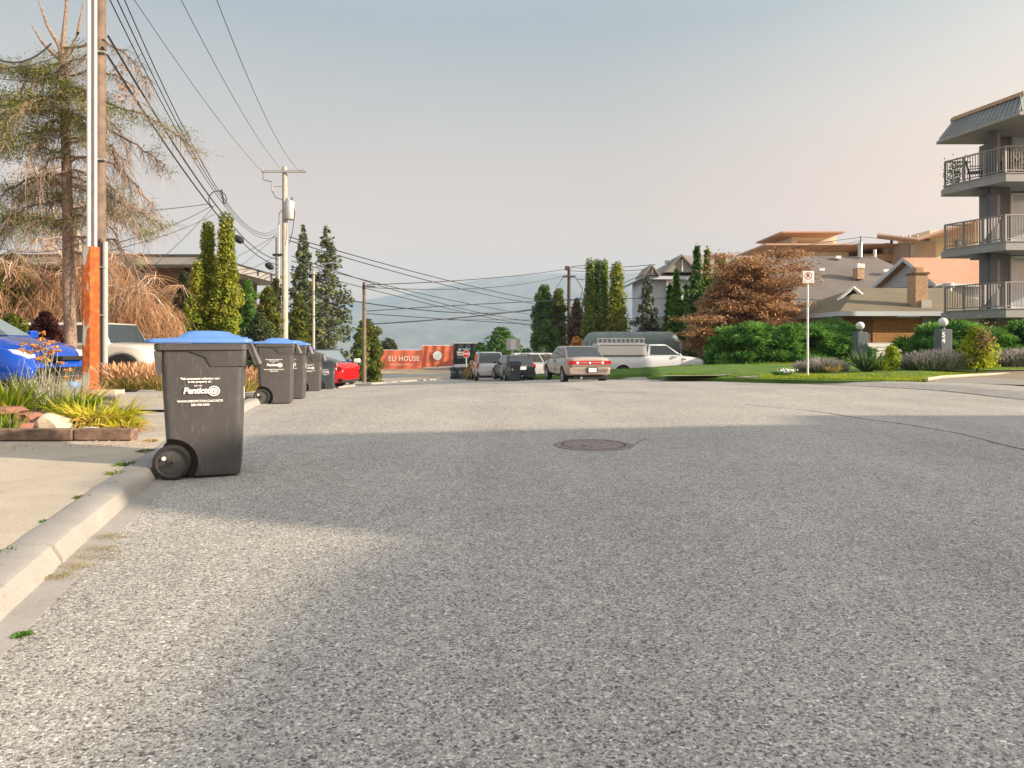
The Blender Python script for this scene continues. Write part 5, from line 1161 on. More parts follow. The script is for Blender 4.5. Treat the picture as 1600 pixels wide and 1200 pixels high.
def crown(name, label, cat, px0, px1, yt, yb, d, mat, style='bush', leafpx=2.2, dens=6.0, lumps=26, lump=.26, asp=.5, up=.25, group=None, trunk=None, zdepth=.8, lean=0, tips=None, cap=26000, parts=True, flat=1.0):
    X = ((px0 + px1) / 2 - CX) / FPX * d; W_ = (px1 - px0) / FPX * d / 2 * ({'column': 1.5, 'poplar': 1.35, 'cone': 2.1}.get(style, 1.0)); z0 = P(0, yb, d).z; z1 = P(0, yt, d).z; H_ = z1 - z0
    t = thing(name, label, cat, (X, d, z0), 0, group); env = ENV[style]
    area = (px1 - px0) * (yb - yt) * .41; n = int(min(cap, dens * area / (leafpx ** 2 * .5))); ls = leafpx / 683 * d * .62
    C = []; 
    for k in range(lumps):
        tt = (k + .5) / lumps; a = k * 2.39996 + rnd.rand() * .8; r = env(tt) * W_ * rnd.uniform(.78, 1.12); lr = max(W_ * lump, .12) * (.75 + .5 * rnd.rand()) * (1 if style != 'cone' else (1.15 - tt) )
        rr = max(0, r - lr * .8); C.append((rr * math.cos(a) + lean * tt, rr * math.sin(a) * zdepth, tt * (H_ - lr * .5), lr))
    C = np.array(C); wgt = C[:, 3] ** 2; wgt /= wgt.sum(); ids = rnd.choice(len(C), n, p=wgt)
    v = rnd.normal(size=(n, 3)); v /= np.linalg.norm(v, axis=1)[:, None]; rad = C[ids, 3:4] * (.55 + .5 * rnd.rand(n, 1) ** .6)
    v[:, 2] *= flat
    pts = C[ids, :3] + v * rad * (1, .9, 1.0); pts[:, 2] = np.clip(pts[:, 2], .02, H_ * 1.02)
    nr = v + (0, 0, up)
    o = fast_mesh('foliage', leaf_quads(pts, nr, ls, asp, .55), 4, mat, t)
    # inner growth that closes the crown
    m = max(60, n // 7); ti = rnd.rand(m); ai = rnd.rand(m) * 6.283; ri = np.array([env(x) for x in ti]) * W_ * .62 * np.sqrt(rnd.rand(m))
    pi = np.stack([ri * np.cos(ai) + lean * ti, ri * np.sin(ai) * zdepth, ti * H_ * .95], 1); fast_mesh('inner_foliage', leaf_quads(pi, rnd.normal(size=(m, 3)), ls * 2.6, .7, .5), 4, mat, t)
    if trunk is not None:
        MB().tube([(0, 0, -.6), (.02, 0, H_ * .3), (lean * .6, 0, H_ * .8)], [trunk, trunk * .8, trunk * .2], 8).build('trunk', M['greybark'], t)
        for k in range(7):
            tt = .12 + .1 * k; a = k * 2.4; r = env(tt) * W_ * .8; MB().tube([(0, 0, H_ * tt * .8), (r * .5 * math.cos(a), r * .5 * math.sin(a), H_ * tt * .95), (r * math.cos(a), r * math.sin(a), H_ * min(1, tt * 1.15))], [trunk * .45, trunk * .3, trunk * .1], 5).build('limb', M['greybark'], t)
    return t
def spruce(label, pxc, pxw, yt, yb, d, mat, name='spruce_tree', levels=30, group='spruce trees', tuft=58, droop=.35, gap=.25):
    X = (pxc - CX) / FPX * d; W_ = pxw / FPX * d / 2; z0 = P(0, yb, d).z; H_ = P(0, yt, d).z - z0
    t = thing(name, label, 'tree', (X, d, z0), 0, group); MB().tube([(0, 0, -.8), (0, 0, H_ * .98)], [max(.1, W_ * .09), .02], 8).build('trunk', M['greybark'], t)
    lp_, ln_ = [], []; br = MB()
    for i in range(levels):
        tt = (i + rnd.rand() * .6) / levels; z = H_ * (.04 + .95 * tt) + rnd.normal() * H_ * .008; r = W_ * (1 - tt) ** .8 * (.72 + .45 * rnd.rand()) + .06; nb = 7 if tt < .8 else 5
        for j in range(nb):
            a = rnd.rand() * 6.283; rr = r * (.7 + .4 * rnd.rand()); dx, dy = math.cos(a), math.sin(a)
            k = int(tuft * rr / W_) + 8; s = rnd.rand(k) ** .5; side = rnd.normal(size=k) * .13 * rr * (1.1 - s)
            zz = z + rnd.normal() * H_ / levels * .5 - droop * rr * s + .22 * rr * s ** 3 - rnd.rand(k) ** 1.5 * (H_ / levels) * 1.25
            lp_.append(np.stack([dx * rr * s - dy * side, dy * rr * s + dx * side, zz], 1)); ln_.append(np.stack([dx * .4 + 0 * s, dy * .4 + 0 * s, 1 + 0 * s], 1))
            br.tube([(0, 0, z), (dx * rr * .55, dy * rr * .55, z - droop * rr * .5), (dx * rr * .95, dy * rr * .95, z - droop * rr * .75)], [.04, .025, .008], 3, cap=False)
    tag(br.build('branches', M['greybark'], t, fix=False), kind='stuff')
    q = np.concatenate(lp_); nn = np.concatenate(ln_); fast_mesh('foliage', leaf_quads(q, nn, 1.9 / 683 * d, .5, .6), 4, mat, t); return t

# --- the tall half bare conifer left of the utility pole
D0 = 14.6; o = P(112, 560, D0); cf = thing('bare_conifer', 'tall half bare conifer with long drooping dead branches left of the utility pole', 'tree', o)
def L_(px, py, d): return P(px, py, d) - o
tk_ = [L_(112, 575, D0), L_(108, 470, D0), L_(105, 300, D0), L_(101, 150, D0), L_(99, 88, D0)]
MB().tube(tk_, [.125, .115, .10, .085, .078], 12).build('trunk', M['bark'], cf, smooth_=60)
tops = [[(99, 92), (92, 70), (74, 40), (60, 0)], [(99, 92), (99, 60), (104, 10), (100, -60)], [(99, 92), (112, 76), (122, 50), (130, 5)], [(99, 95), (84, 84), (66, 66), (50, 40)]]
for tp_ in tops: MB().tube([L_(x, y, D0) for x, y in tp_], [.062, .045, .03, .012], 8).build('limb', M['bark'], cf, smooth_=60)
limbs = []   # picture points of the long branches, with depth at the tip
spec = [([(104, 140), (160, 160), (225, 178), (270, 205), (311, 238)], 13.6, 0.25), ([(104, 175), (160, 196), (205, 222), (240, 245), (262, 268)], 13.9, .1), ([(100, 75), (160, 62), (205, 92), (228, 125), (236, 160)], 13.8, 0), ([(105, 245), (165, 250), (200, 275), (230, 310), (248, 352)], 13.6, .0),
        ([(104, 118), (150, 112), (185, 118), (206, 135), (214, 165)], 13.2, 0), ([(106, 290), (165, 305), (210, 325), (238, 345), (268, 352)], 14, .35), ([(103, 215), (140, 218), (175, 228), (190, 250), (200, 290)], 13.4, 0), ([(106, 265), (150, 275), (185, 300), (205, 330), (215, 370)], 13.2, 0),
        ([(101, 150), (60, 158), (20, 162), (-30, 180), (-60, 200)], 14, 1), ([(101, 120), (60, 118), (30, 105), (0, 100), (-40, 110)], 15, 1), ([(103, 185), (75, 172), (40, 168), (10, 178), (-30, 190)], 13.5, 1), ([(103, 205), (60, 205), (25, 212), (-10, 225), (-60, 240)], 14, .9),
        ([(104, 240), (80, 235), (45, 225), (10, 232), (-20, 250)], 13.4, 1), ([(101, 135), (115, 140), (135, 148), (155, 160), (170, 180)], 13.0, .7), ([(103, 180), (118, 186), (132, 196), (146, 212), (158, 236)], 13.1, .7), ([(99, 100), (115, 95), (135, 88), (150, 100), (160, 130)], 13.4, .2),
        ([(105, 270), (75, 275), (40, 280), (10, 300), (-20, 330)], 15, .5), ([(106, 310), (80, 300), (45, 305), (20, 330), (0, 350)], 16, .9), ([(106, 330), (140, 322), (180, 330), (215, 350), (232, 380)], 16, .7), ([(107, 350), (70, 340), (35, 345), (0, 360), (-30, 380)], 16, .8)]
tw_b, tw_d, tw_l, nb_p, dead_p = [], [], [], [], []
for k in range(20):
    y0 = 95 + 300 * (k + rnd.rand()) / 20; sgn = -1 if rnd.rand() < .5 else 1; ln_ = rnd.uniform(45, 125) * (1.0 if y0 > 130 else .8); up_ = rnd.uniform(-26, 14); x0 = 103
    spec.append(([(x0, y0), (x0 + sgn * ln_ * .3, y0 + up_), (x0 + sgn * ln_ * .6, y0 + up_ + 6), (x0 + sgn * ln_ * .85, y0 + up_ + 26 + ln_ * .1), (x0 + sgn * ln_, y0 + up_ + 62 + ln_ * .2)], D0 + rnd.uniform(-1.6, 1.6), (.40 if sgn < 0 else .06) * (rnd.rand() < .5)))
for pts, dt, green in spec:
    w_ = [L_(x, y, D0 + (dt - D0) * k / 4) for k, (x, y) in enumerate(pts)]
    sm = []
    for a, b in zip(w_, w_[1:]):
        for k in range(4): sm.append(a.lerp(b, k / 4) + Vector(rnd.normal(size=3) * .02))
    sm.append(w_[-1]); MB().tube(sm, list(np.linspace(.030, .007, len(sm))), 5).build('branch', M['bark'], cf)
    ln = sum((b - a).length for a, b in zip(sm, sm[1:]))
    for k in range(int(ln * 48)):
        i = rnd.randint(1, len(sm) - 1); f = rnd.rand(); p = sm[i].lerp(sm[i - 1], f); tw_b.append(p); dv = rnd.normal(size=3) * .55; dv[2] -= .35; ax = (sm[i] - sm[i - 1]).normalized(); tw_d.append(dv + np.array(ax) * .5); tw_l.append(.15 + .55 * rnd.rand() ** 1.5)
    if green > 0:
        for k in range(int(ln * 15 * green)):
            i = rnd.randint(2, len(sm)); p = np.array(sm[i - 1]) + rnd.normal(size=3) * (.14, .2, .05); c = rnd.randint(40, 90)
            q = rnd.normal(size=(c, 3)) * (.15, .15, .06) + p + (0, 0, -.02); nb_p.append(q)
tw_b = np.array([list(p) for p in tw_b]); tw_d = np.array(tw_d); tw_l = np.array(tw_l)
tag(ribbons('twigs', tw_b, tw_d, tw_l, .45, .011, 4, M['greytwig'], cf), kind='stuff')
q2 = tw_b[::2] + tw_d[::2] / np.linalg.norm(tw_d[::2], axis=1)[:, None] * tw_l[::2, None] * .55; tag(ribbons('twigs', q2, rnd.normal(size=q2.shape) + (0, 0, -.5), .22, .4, .006, 3, M['greytwig'], cf), kind='stuff')
q = np.concatenate(nb_p); sel = rnd.rand(len(q)) < 1; q = q[sel]; q = np.concatenate([q, q + rnd.normal(size=q.shape) * .05]); fast_mesh('foliage', leaf_quads(q, rnd.normal(size=q.shape) * .5 + (0, 0, .8), .026, .25, .6), 4, leafmat('olive_needles', [(.035, .06, .02), (.10, .13, .03), (.24, .25, .06), (.36, .33, .09)], trans=.15), cf)
# clumps of dead brown needles caught in the upper right branches
for px, py in ((191, 108), (197, 138), (188, 152)):
    q = rnd.normal(size=(70, 3)) * (.07, .07, .05) + np.array(L_(px, py, 13.5)); tag(fast_mesh('dead_needles', leaf_quads(q, rnd.normal(size=q.shape), .030, .4, .6), 4, M['twig'], cf), kind='stuff')

# --- weeping birch in front of the house, twigs bare and russet
D1 = 19.6; o = P(128, 560, D1); bi = thing('weeping_birch', 'weeping birch with white stems and a curtain of russet bare twigs', 'tree', o)
stems = [[(124, 575), (122, 470), (118, 380), (112, 300), (108, 240)], [(126, 570), (120, 480), (95, 400), (60, 345), (38, 325)], [(122, 480), (110, 410), (92, 350), (72, 300), (55, 262)], [(124, 460), (128, 400), (117, 340), (112, 290), (118, 262)], [(125, 520), (110, 480), (70, 440), (35, 425), (10, 420)],
         [(126, 500), (160, 440), (178, 390), (190, 340), (196, 300)], [(126, 520), (150, 470), (190, 448), (225, 450), (250, 470)], [(122, 540), (95, 500), (60, 487), (20, 485), (-20, 495)], [(126, 530), (160, 480), (200, 455), (240, 460), (275, 500)], [(118, 400), (100, 370), (60, 375), (30, 400), (5, 440)], [(124, 430), (150, 400), (170, 395), (200, 420), (222, 460)], [(126, 540), (100, 520), (85, 505), (76, 515), (66, 528)]]
tb, td, tl_ = [], [], []
for i, pts in enumerate(stems):
    dd = rnd.uniform(-.9, .7); w_ = [L_(x, y, D1 + dd * k / 4) for k, (x, y) in enumerate(pts)]; sm = []
    for a, b in zip(w_, w_[1:]):
        for k in range(3): sm.append(a.lerp(b, k / 3) + Vector(rnd.normal(size=3) * .015))
    sm.append(w_[-1]); MB().tube(sm, list(np.linspace(.062 if i < 4 else .036, .010, len(sm))), 6).build('stem', M['birch'], bi, smooth_=60)
    for k in range(9):
        j = rnd.randint(3, len(sm)); a = sm[j - 1]; e = a + Vector((rnd.uniform(-1, 1), rnd.uniform(-.9, .9), rnd.uniform(-.2, .45))); mdp = a.lerp(e, .5) + Vector((0, 0, .14)); e2 = e + Vector((rnd.uniform(-.2, .2), 0, -.35))
        MB().tube([a, mdp, e, e2], [.016, .012, .008, .004], 4).build('branch', M['birch'], bi)
        for m_ in range(26):
            f = rnd.rand(); p = mdp.lerp(e, f) if f > .3 else a.lerp(mdp, f * 3); tb.append(p); td.append((rnd.normal() * .45, rnd.normal() * .45, -.35 + rnd.rand() * .5)); tl_.append(.35 + .9 * rnd.rand())
for k in range(4600):     # the curtain
    px = rnd.uniform(-20, 285); top = 395 + 25 * math.sin(px * .03) + 60 * abs(px - 130) / 150 + rnd.rand() * 90; p = L_(px, min(top, 520), D1 + rnd.uniform(-1.3, 1.0)); tb.append(p); td.append((rnd.normal() * .35, rnd.normal() * .3, -.5)); tl_.append(.35 + .7 * rnd.rand())
tb = np.array([list(p) for p in tb]); tag(ribbons('twigs', tb, td, np.array(tl_), .55, .010, 5, M['twig'], bi), kind='stuff')
q = tb[::2] + rnd.normal(size=tb[::2].shape) * .12 + (0, 0, -.3); tag(ribbons('twigs', q, rnd.normal(size=q.shape) * (1, 1, .6) + (0, 0, -.4), .26, .4, .007, 3, M['twig'], bi), kind='stuff')

crown('hedge', 'russet leaved hedge in front of the flat roofed house at the left', 'hedge', -60, 125, 455, 560, 21.5, M['maple'], 'bush', 2.0, 5, lumps=40, lump=.16, zdepth=.3)
crown('hedge', 'brown and olive hedge behind the wheelie bin below the roof edge', 'hedge', 165, 300, 452, 575, 21.5, leafmat('olive_brown_leaves', [(.05, .06, .02), (.14, .10, .04), (.26, .16, .07), (.10, .12, .03)], trans=.3), 'bush', 2.0, 5, lumps=40, lump=.18, zdepth=.4)
crown('shrub', 'dark evergreen shrub under the birch twigs right of the utility pole', 'shrub', 190, 232, 478, 560, 20.3, M['cedar_d'], 'column', 2.0, 6)
crown('shrub', 'maroon leaved shrub above the blue car bonnet', 'shrub', 36, 106, 488, 560, 15.0, M['maroon'], 'bush', 2.6, 6)
crown('shrub', 'green and rusty shrub behind the windscreen of the blue car', 'shrub', -25, 58, 492, 560, 14.6, M['leaf_y'], 'bush', 2.6, 6)
crown('shrub', 'tall yellowing shrub at the left edge under the roof', 'shrub', -20, 60, 395, 520, 19.6, M['leaf_y'], 'round', 2.2, 3)
crown('cedar_tree', 'taller of the twin yellow green cedars left of the transformer pole', 'tree', 336, 371, 333, 560, 24, M['cedar_y'], 'column', 2.2, 6, lumps=46, lump=.42, group='columnar cedars', trunk=.08)
crown('cedar_tree', 'shorter of the twin yellow green cedars with a narrow tip', 'tree', 309, 341, 346, 560, 24.4, M['cedar_y'], 'column', 2.2, 6, lumps=46, lump=.42, group='columnar cedars', trunk=.08)
crown('cedar_tree', 'low bushy cedar filling the left foot of the twin cedars', 'tree', 293, 325, 408, 560, 24, M['cedar_y'], 'column', 2.2, 6, lumps=36, lump=.42, group='columnar cedars', trunk=.06)
crown('shrub', 'olive leaved shrub at the left foot of the twin cedars', 'shrub', 270, 305, 424, 560, 25.2, M['leaf_olive'], 'poplar', 2.2, 5)
crown('leafy_tree', 'green leafy tree close right of the twin cedars', 'tree', 362, 412, 438, 560, 30, M['leaf'], 'bush', 2.1, 5, trunk=.1, group='leafy trees behind the bins')
crown('leafy_tree', 'green tree with a thin top left of the transformer pole', 'tree', 392, 446, 448, 560, 34, M['leaf_y'], 'bush', 2.1, 5, trunk=.1, group='leafy trees behind the bins', lumps=34)
crown('leafy_tree', 'slight tree top sticking up just left of the transformer pole', 'tree', 420, 442, 434, 500, 35, M['leaf_olive'], 'round', 2.1, 3, trunk=.06, group='leafy trees behind the bins')
crown('leafy_tree', 'yellow green tree between the transformer pole and the street lamp', 'tree', 446, 488, 460, 560, 50, M['leaf_y'], 'bush', 2.0, 5, trunk=.1, group='leafy trees behind the bins')
crown('leafy_tree', 'brown tinged tree low between the bins and the twin cedars', 'tree', 370, 440, 490, 590, 28, M['leaf_olive'], 'bush', 2.2, 5, trunk=.1, group='leafy trees behind the bins')
spruce('shorter tall spruce behind the street lamp', 474, 88, 351, 560, 62, M['spruce'], levels=32)
spruce('taller spruce right of the street lamp', 511, 122, 347, 560, 58, M['spruce'], levels=30)
crown('leafy_tree', 'yellow green bushy tree around the brown utility pole', 'tree', 548, 602, 500, 604, 51, M['leaf_y'], 'round', 2.0, 6, lumps=40, trunk=.1, group='leafy trees beside the banner')
crown('cedar_tree', 'narrow dark cedar inside the yellow green tree by the brown pole', 'tree', 557, 574, 500, 590, 50, M['cedar_g'], 'column', 2.0, 6, group='columnar cedars')
crown('shrub', 'dry yellowing weeds at the foot of the brown utility pole', 'shrub', 566, 600, 570, 604, 46.5, M['leaf_y'], 'bush', 2.0, 4)
crown('leafy_tree', 'small round tree peeping over the orange banner', 'tree', 592, 624, 529, 566, 98, M['leaf_olive'], 'round', 2.0, 5, group='leafy trees beside the banner')
crown('shrub', 'sandy dry shrub between the far bins and the silver sport utility car', 'shrub', 724, 752, 566, 597, 58, M['drygrass'], 'bush', 2.0, 4)
crown('leafy_tree', 'broad dark green tree right of the black banner', 'tree', 742, 824, 513, 590, 78, M['leaf'], 'bush', 2.0, 6, lumps=40, trunk=.15, group='leafy trees beside the banner')
crown('leafy_tree', 'low dark green tree beside the stop sign', 'tree', 733, 768, 536, 592, 76, M['leaf'], 'bush', 2.0, 6, group='leafy trees beside the banner')
M['poplar'] = leafmat('fresh_poplar_leaves', [(.03, .08, .02), (.09, .19, .035), (.24, .34, .06)], trans=.4)
crown('poplar_tree', 'taller left one of the dark poplar pair above the parked cars', 'tree', 828, 872, 446, 585, 70, M['poplar'], 'round', 2.0, 7, lumps=40, lump=.36, trunk=.15, group='poplar trees')
crown('poplar_tree', 'lighter right poplar of the pair above the parked cars', 'tree', 856, 888, 452, 585, 69, M['leaf_y'], 'round', 2.0, 7, lumps=40, lump=.36, trunk=.15, group='poplar trees')
for a_, b_, yt_, lab_ in ((836, 850, 452, 'thin upright poplar shoot at the left shoulder of the pair'), (848, 862, 444, 'thin upright poplar shoot at the top of the pair'), (868, 884, 450, 'thin upright poplar shoot on the right of the pair')): crown('poplar_tree', lab_, 'tree', a_, b_, yt_, 560, 69.5, M['poplar'], 'column', 2.0, 4, lumps=30, lump=.4, group='poplar trees')
crown('leafy_tree', 'spreading green tree below the poplar pair', 'tree', 816, 890, 500, 590, 67, M['leaf'], 'bush', 2.0, 5, lumps=40, lump=.2, trunk=.12, group='leafy trees above the parked cars')
crown('leafy_tree', 'rust tinged loose tree just right of the dark utility pole', 'tree', 884, 918, 466, 580, 66, leafmat('rusty_olive_leaves', [(.05, .06, .025), (.16, .10, .05), (.28, .17, .10)], trans=.3), 'poplar', 2.0, 3.5, lumps=40, lump=.2, trunk=.12, group='leafy trees above the parked cars')
crown('shrub', 'small orange red shrub above the gold sedan roof', 'shrub', 888, 914, 526, 560, 52, M['orangeflower'], 'bush', 2.0, 4)
crown('shrub', 'pale green shrub bank left of the gold sedan roof', 'shrub', 826, 868, 545, 590, 54, M['lavender'], 'bush', 2.0, 5)
for i, (a, b, yt, dd, lab, mt_) in enumerate(((911, 933, 405, 57, 'first columnar cedar of the tall row, on its left', 'cedar_g'), (926, 943, 406, 58, 'second columnar cedar of the tall row, narrow tipped', 'cedar_d'), (936, 953, 405, 57, 'third columnar cedar of the tall row, just left of the gap', 'cedar_g'), (949, 978, 409, 56, 'fourth columnar cedar of the tall row, low sun painted as golden leaves', 'cedar_y'))):  # fourth cedar's golden leaf colour stands in for low sun from the right
    crown('cedar_tree', lab, 'tree', a, b, yt, 580, dd, M[mt_], 'column', 2.0, 6, lumps=50, lump=.45, group='columnar cedars', trunk=.08)
crown('shrub', 'russet shrub leaning on the right foot of the tall cedar row', 'shrub', 960, 984, 488, 560, 56, M['maple'], 'bush', 2.0, 4)
spruce('blue grey spruce in front of the white building', 1011, 62, 428, 560, 50, M['bluespruce'], levels=22, droop=.15, tuft=60)
crown('shrub', 'yellowish shrub behind the tarpaulin shelter by the blue spruce', 'shrub', 996, 1044, 500, 560, 51, M['leaf_y'], 'bush', 2.0, 5)
for (a, b, yt, dd, lab, mt_) in ((1037, 1056, 440, 48, 'dark left part of the pointed cedar clump before the white building', 'cedar_d'), (1044, 1070, 414, 47.5, 'bright green pointed cedar before the white building', 'cedar_b'), (1066, 1078, 440, 48, 'low dark cedar right of the bright green pointed cedar', 'cedar_d'), (1074, 1104, 379, 46, 'tallest pointed cedar beside the bronze maple, left tip', 'cedar_d'), (1092, 1118, 383, 46.5, 'tall pointed cedar beside the bronze maple, right tip', 'cedar_g'), (1116, 1126, 398, 52, 'tiny left cedar top above the bronze maple', 'cedar_g'), (1125, 1134, 399, 52, 'tiny right cedar top above the bronze maple', 'cedar_g')):
    crown('cedar_tree', lab, 'tree', a, b, yt, 560 if yt < 390 or yt > 405 else 450, dd, M[mt_], 'cone', 2.1, 7, lumps=44, lump=.34, group='columnar cedars', trunk=.06)
# bronze maple in flat tiers
mp_ = crown('maple_tree', 'wide bronze orange maple with layered branches above the juniper hedge', 'tree', 1068, 1262, 400, 560, 38, M['maple'], 'bush', 2.1, 4.6, lumps=84, lump=.17, flat=.42, up=1.0, trunk=.22, zdepth=.7, cap=44000)
q = []; 
for k in range(64):
    u = rnd.rand(); px = 1075 + 185 * u; yy = 395 + 150 * rnd.rand() ** 1.2 if px > 1120 else 440 + 110 * rnd.rand(); 
    if px < 1120 and yy < 470: continue
    c = np.array(P(px, yy, 38 + rnd.uniform(-3.2, .5)) - mp_.location); n = 230; q.append(rnd.normal(size=(n, 3)) * (.42, .35, .09) + c)
for px, yy in ((1185, 402), (1215, 396), (1235, 400), (1170, 412), (1245, 412), (1150, 420), (1228, 420), (1258, 440), (1262, 520), (1270, 500)):
    c = np.array(P(px, yy, 37) - mp_.location); q.append(rnd.normal(size=(260, 3)) * (.42, .4, .12) + c)
q = np.concatenate(q); fast_mesh('foliage', leaf_quads(q, rnd.normal(size=q.shape) * .4 + (0, 0, .9), .070, .45, .5), 4, M['maple'], mp_)
# juniper hedges
def juniper(label, px0, px1, yt, yb, d, n=26):
    X0, X1 = (px0 - CX) / FPX * d, (px1 - CX) / FPX * d; z0, z1 = P(0, yb, d).z, P(0, yt, d).z; t = thing('juniper_hedge', label, 'hedge', ((X0 + X1) / 2, d, z0)); hw = (X1 - X0) / 2; H_ = z1 - z0
    b, dr, q = [], [], []
    for k in range(n):
        x = -hw + 2 * hw * (k + .5) / n; e = min(x + hw, hw - x) / hw; top = H_ * (.55 + .45 * min(1, e * 3.2) ** .6) * rnd.uniform(.76, 1.06)
        for lay in range(6):
            zc = top * (lay + .8) / 6.2; r = .50 * rnd.uniform(.8, 1.25); yc = rnd.uniform(-.9, .7) + (lay - 3) * .10; m_ = 300
            v = rnd.normal(size=(m_, 3)); v /= np.linalg.norm(v, axis=1)[:, None]; p = v * (r, r * .9, .17) * (.6 + .4 * rnd.rand(m_, 1)) + (x, yc, zc - .15); b.append(p); dr.append(v * (1, 1, .3) + (.1, -.25, .55)); q.append(p[::3] * (1, 1, 1) + (0, .15, -.08))
    b = np.concatenate(b); ribbons('sprays', b, np.concatenate(dr), .17 + .1 * rnd.rand(len(b)), .25, .050, 2, M['juniper'], t)
    q = np.concatenate(q); fast_mesh('inner_foliage', leaf_quads(q, rnd.normal(size=q.shape), .13, .6, .5), 4, M['juniper'], t); return t
juniper('broad dark green juniper hedge left of the parking sign and lamp post', 1122, 1330, 503, 576, 29.5, 26)
juniper('dark juniper hedge under the apartment balconies behind the numbered post', 1432, 1700, 499, 580, 25.2, 26)
juniper('low juniper hump joining the hedge before the olive roofed house', 1262, 1336, 497, 572, 31.0, 9)

# lamp posts with globes
def globe_post(label, px, d, ytop, ybase, digits=None):
    b = P(px, ybase, d); t = thing('lamp_post', label, 'lamp post', b, 0, 'stone lamp posts with white globes'); zt = P(0, ytop, d).z - b.z
    MB().box((0, 0, zt / 2 - .3), (.40, .40, zt + .6)).build('post', plain('slate_render', (.13, .155, .18), .9, var=.1) if 'slate_render' not in bpy.data.materials else bpy.data.materials['slate_render'], t, bevel=.03)
    MB().lathe([(.09, 0), (.06, .05), (.09, .10), (.0, .10)], 'Z', (0, 0, zt), 12).build('neck', M['apt_post'], t)
    pr_ = [(.155 * math.sin(R(a)), .25 - .155 * math.cos(R(a))) for a in range(10, 181, 10)]; MB().lathe(pr_, 'Z', (0, 0, zt), 24).build('globe', plain('white_globe_glass', (.72, .74, .74), .25, var=0) if 'white_globe_glass' not in bpy.data.materials else bpy.data.materials['white_globe_glass'], t, smooth_=60)
    if digits:
        for i, ch_ in enumerate(digits): text(ch_, .24, M['print'], t, (-.11, -.205, zt - .20 - i * .20), bold=.010, name='house_number')
    return t
globe_post('slate lamp post with white globe in front of the boarded garage', 1344, 26.6, 519, 566)
globe_post('slate lamp post with white globe and house number at the drive', 1473.5, 23.8, 514.5, 574, '54')

# beds along the right lawn
def tuftplant(name, label, cat, px, py, d, n, hgt, spread, mat, width=.02, droop=.35, fan=.6, segs=4, group=None, part='foliage', parent=None):
    b = P(px, py, d); t = thing(name, label, cat, b, 0, group) if parent is None else parent
    a = rnd.rand(n) * 6.283; r = spread * np.sqrt(rnd.rand(n)) * .6; base = np.stack([r * np.cos(a), r * np.sin(a) * .7, 0 * a], 1)
    out = fan * (.2 + .8 * rnd.rand(n)); dr = np.stack([np.cos(a) * out, np.sin(a) * out, 1 + 0 * a], 1) + rnd.normal(size=(n, 3)) * .12
    ribbons(part, base, dr, hgt * (.6 + .5 * rnd.rand(n)), droop * (.4 + rnd.rand(n)), width * (.7 + .6 * rnd.rand(n)), segs, mat, t); return t
tuftplant('yucca', 'spiky green yucca clump between the parking sign and the golden shrub', 'plant', 1354, 580, 20, 150, .80, .25, leafmat('yucca_blades', [(.03, .08, .03), (.09, .17, .06), (.22, .28, .10)], trans=.2), .055, .06, 1.3)
yk = tuftplant('yucca', 'smaller spiky yucca beside the golden shrub', 'plant', 1375, 579, 19.8, 70, .45, .2, M['iris'], .05, .15, 1.2)
crown('shrub', 'small golden green shrub right of the yucca', 'shrub', 1377, 1408, 541, 580, 20.4, M['chartreuse'], 'round', 2.2, 7, asp=.4)
ga = crown('globe_cedar', 'egg shaped golden green cedar between the lavender bushes', 'shrub', 1505, 1548, 511, 574, 20.2, M['chartreuse'], 'column', 2.3, 7, lumps=36, lump=.4, trunk=.03)
q = rnd.normal(size=(700, 3)) * (.11, .05, .22) + (.02, -.32, .72); fast_mesh('browned_foliage', leaf_quads(q, q * 0 + (0, -1, .2), .03, .5, .5), 4, M['maple'], ga)
def lavender(label, px0, px1, yt, yb, d, dry=False):
    cx = (px0 + px1) / 2; w_ = (px1 - px0) / FPX * d / 2; h_ = (yb - yt) / FPX * d; b = P(cx, yb, d); t = thing('lavender_bush', label, 'plant', b, 0, 'lavender bushes along the lawn')
    n = int(1500 * w_ / .5); x = rnd.uniform(-1, 1, n) * w_ * .8; y = rnd.uniform(-1, 1, n) * .45; e = np.sqrt(np.clip(1 - (x / w_) ** 2, .1, 1))
    dr = np.stack([x / w_ * .9, y * .9, 1 + 0 * x], 1) + rnd.normal(size=(n, 3)) * .16; L__ = h_ * e * (.5 + .5 * rnd.rand(n))
    base = np.stack([x, y, 0 * x], 1); ribbons('foliage', base, dr, L__, .12, .020, 4, M['lavender'], t)
    dn_ = dr / np.linalg.norm(dr, axis=1)[:, None]; s = rnd.rand(n) < .5; tip = base[s] + dn_[s] * L__[s, None] * .95; tip[:, 2] -= L__[s] * .1
    ribbons('flower_spikes', tip, dn_[s], .10, 0, .022, 2, M['lavtip'], t)
    return t
lavender('grey lavender bush with dry stems at the foot of the parking sign', 1250, 1318, 557, 582, 20.5)
lavender('broad grey lavender bush in front of the numbered lamp post', 1410, 1514, 542, 577, 20.6)
lavender('grey lavender bush right of the egg shaped cedar', 1546, 1660, 541, 573, 20.8)
tuftplant('dry_grass_tuft', 'straw coloured grass leaning right beside the parking sign lavender', 'plant', 1302, 581, 19.8, 160, .42, .3, M['drygrass'], .014, .6, .9)
wf = tuftplant('white_flower', 'low plant with small white flowers left of the parking sign', 'plant', 1222, 586, 17.6, 220, .17, .35, M['leaf'], .03, .5, 1.2)
q = rnd.normal(size=(90, 3)) * (.11, .06, .02) + (.08, -.05, .12); fast_mesh('flowers', leaf_quads(q, q * 0 + (0, -.4, .8), .022, .8, .4), 4, M['print'], wf)
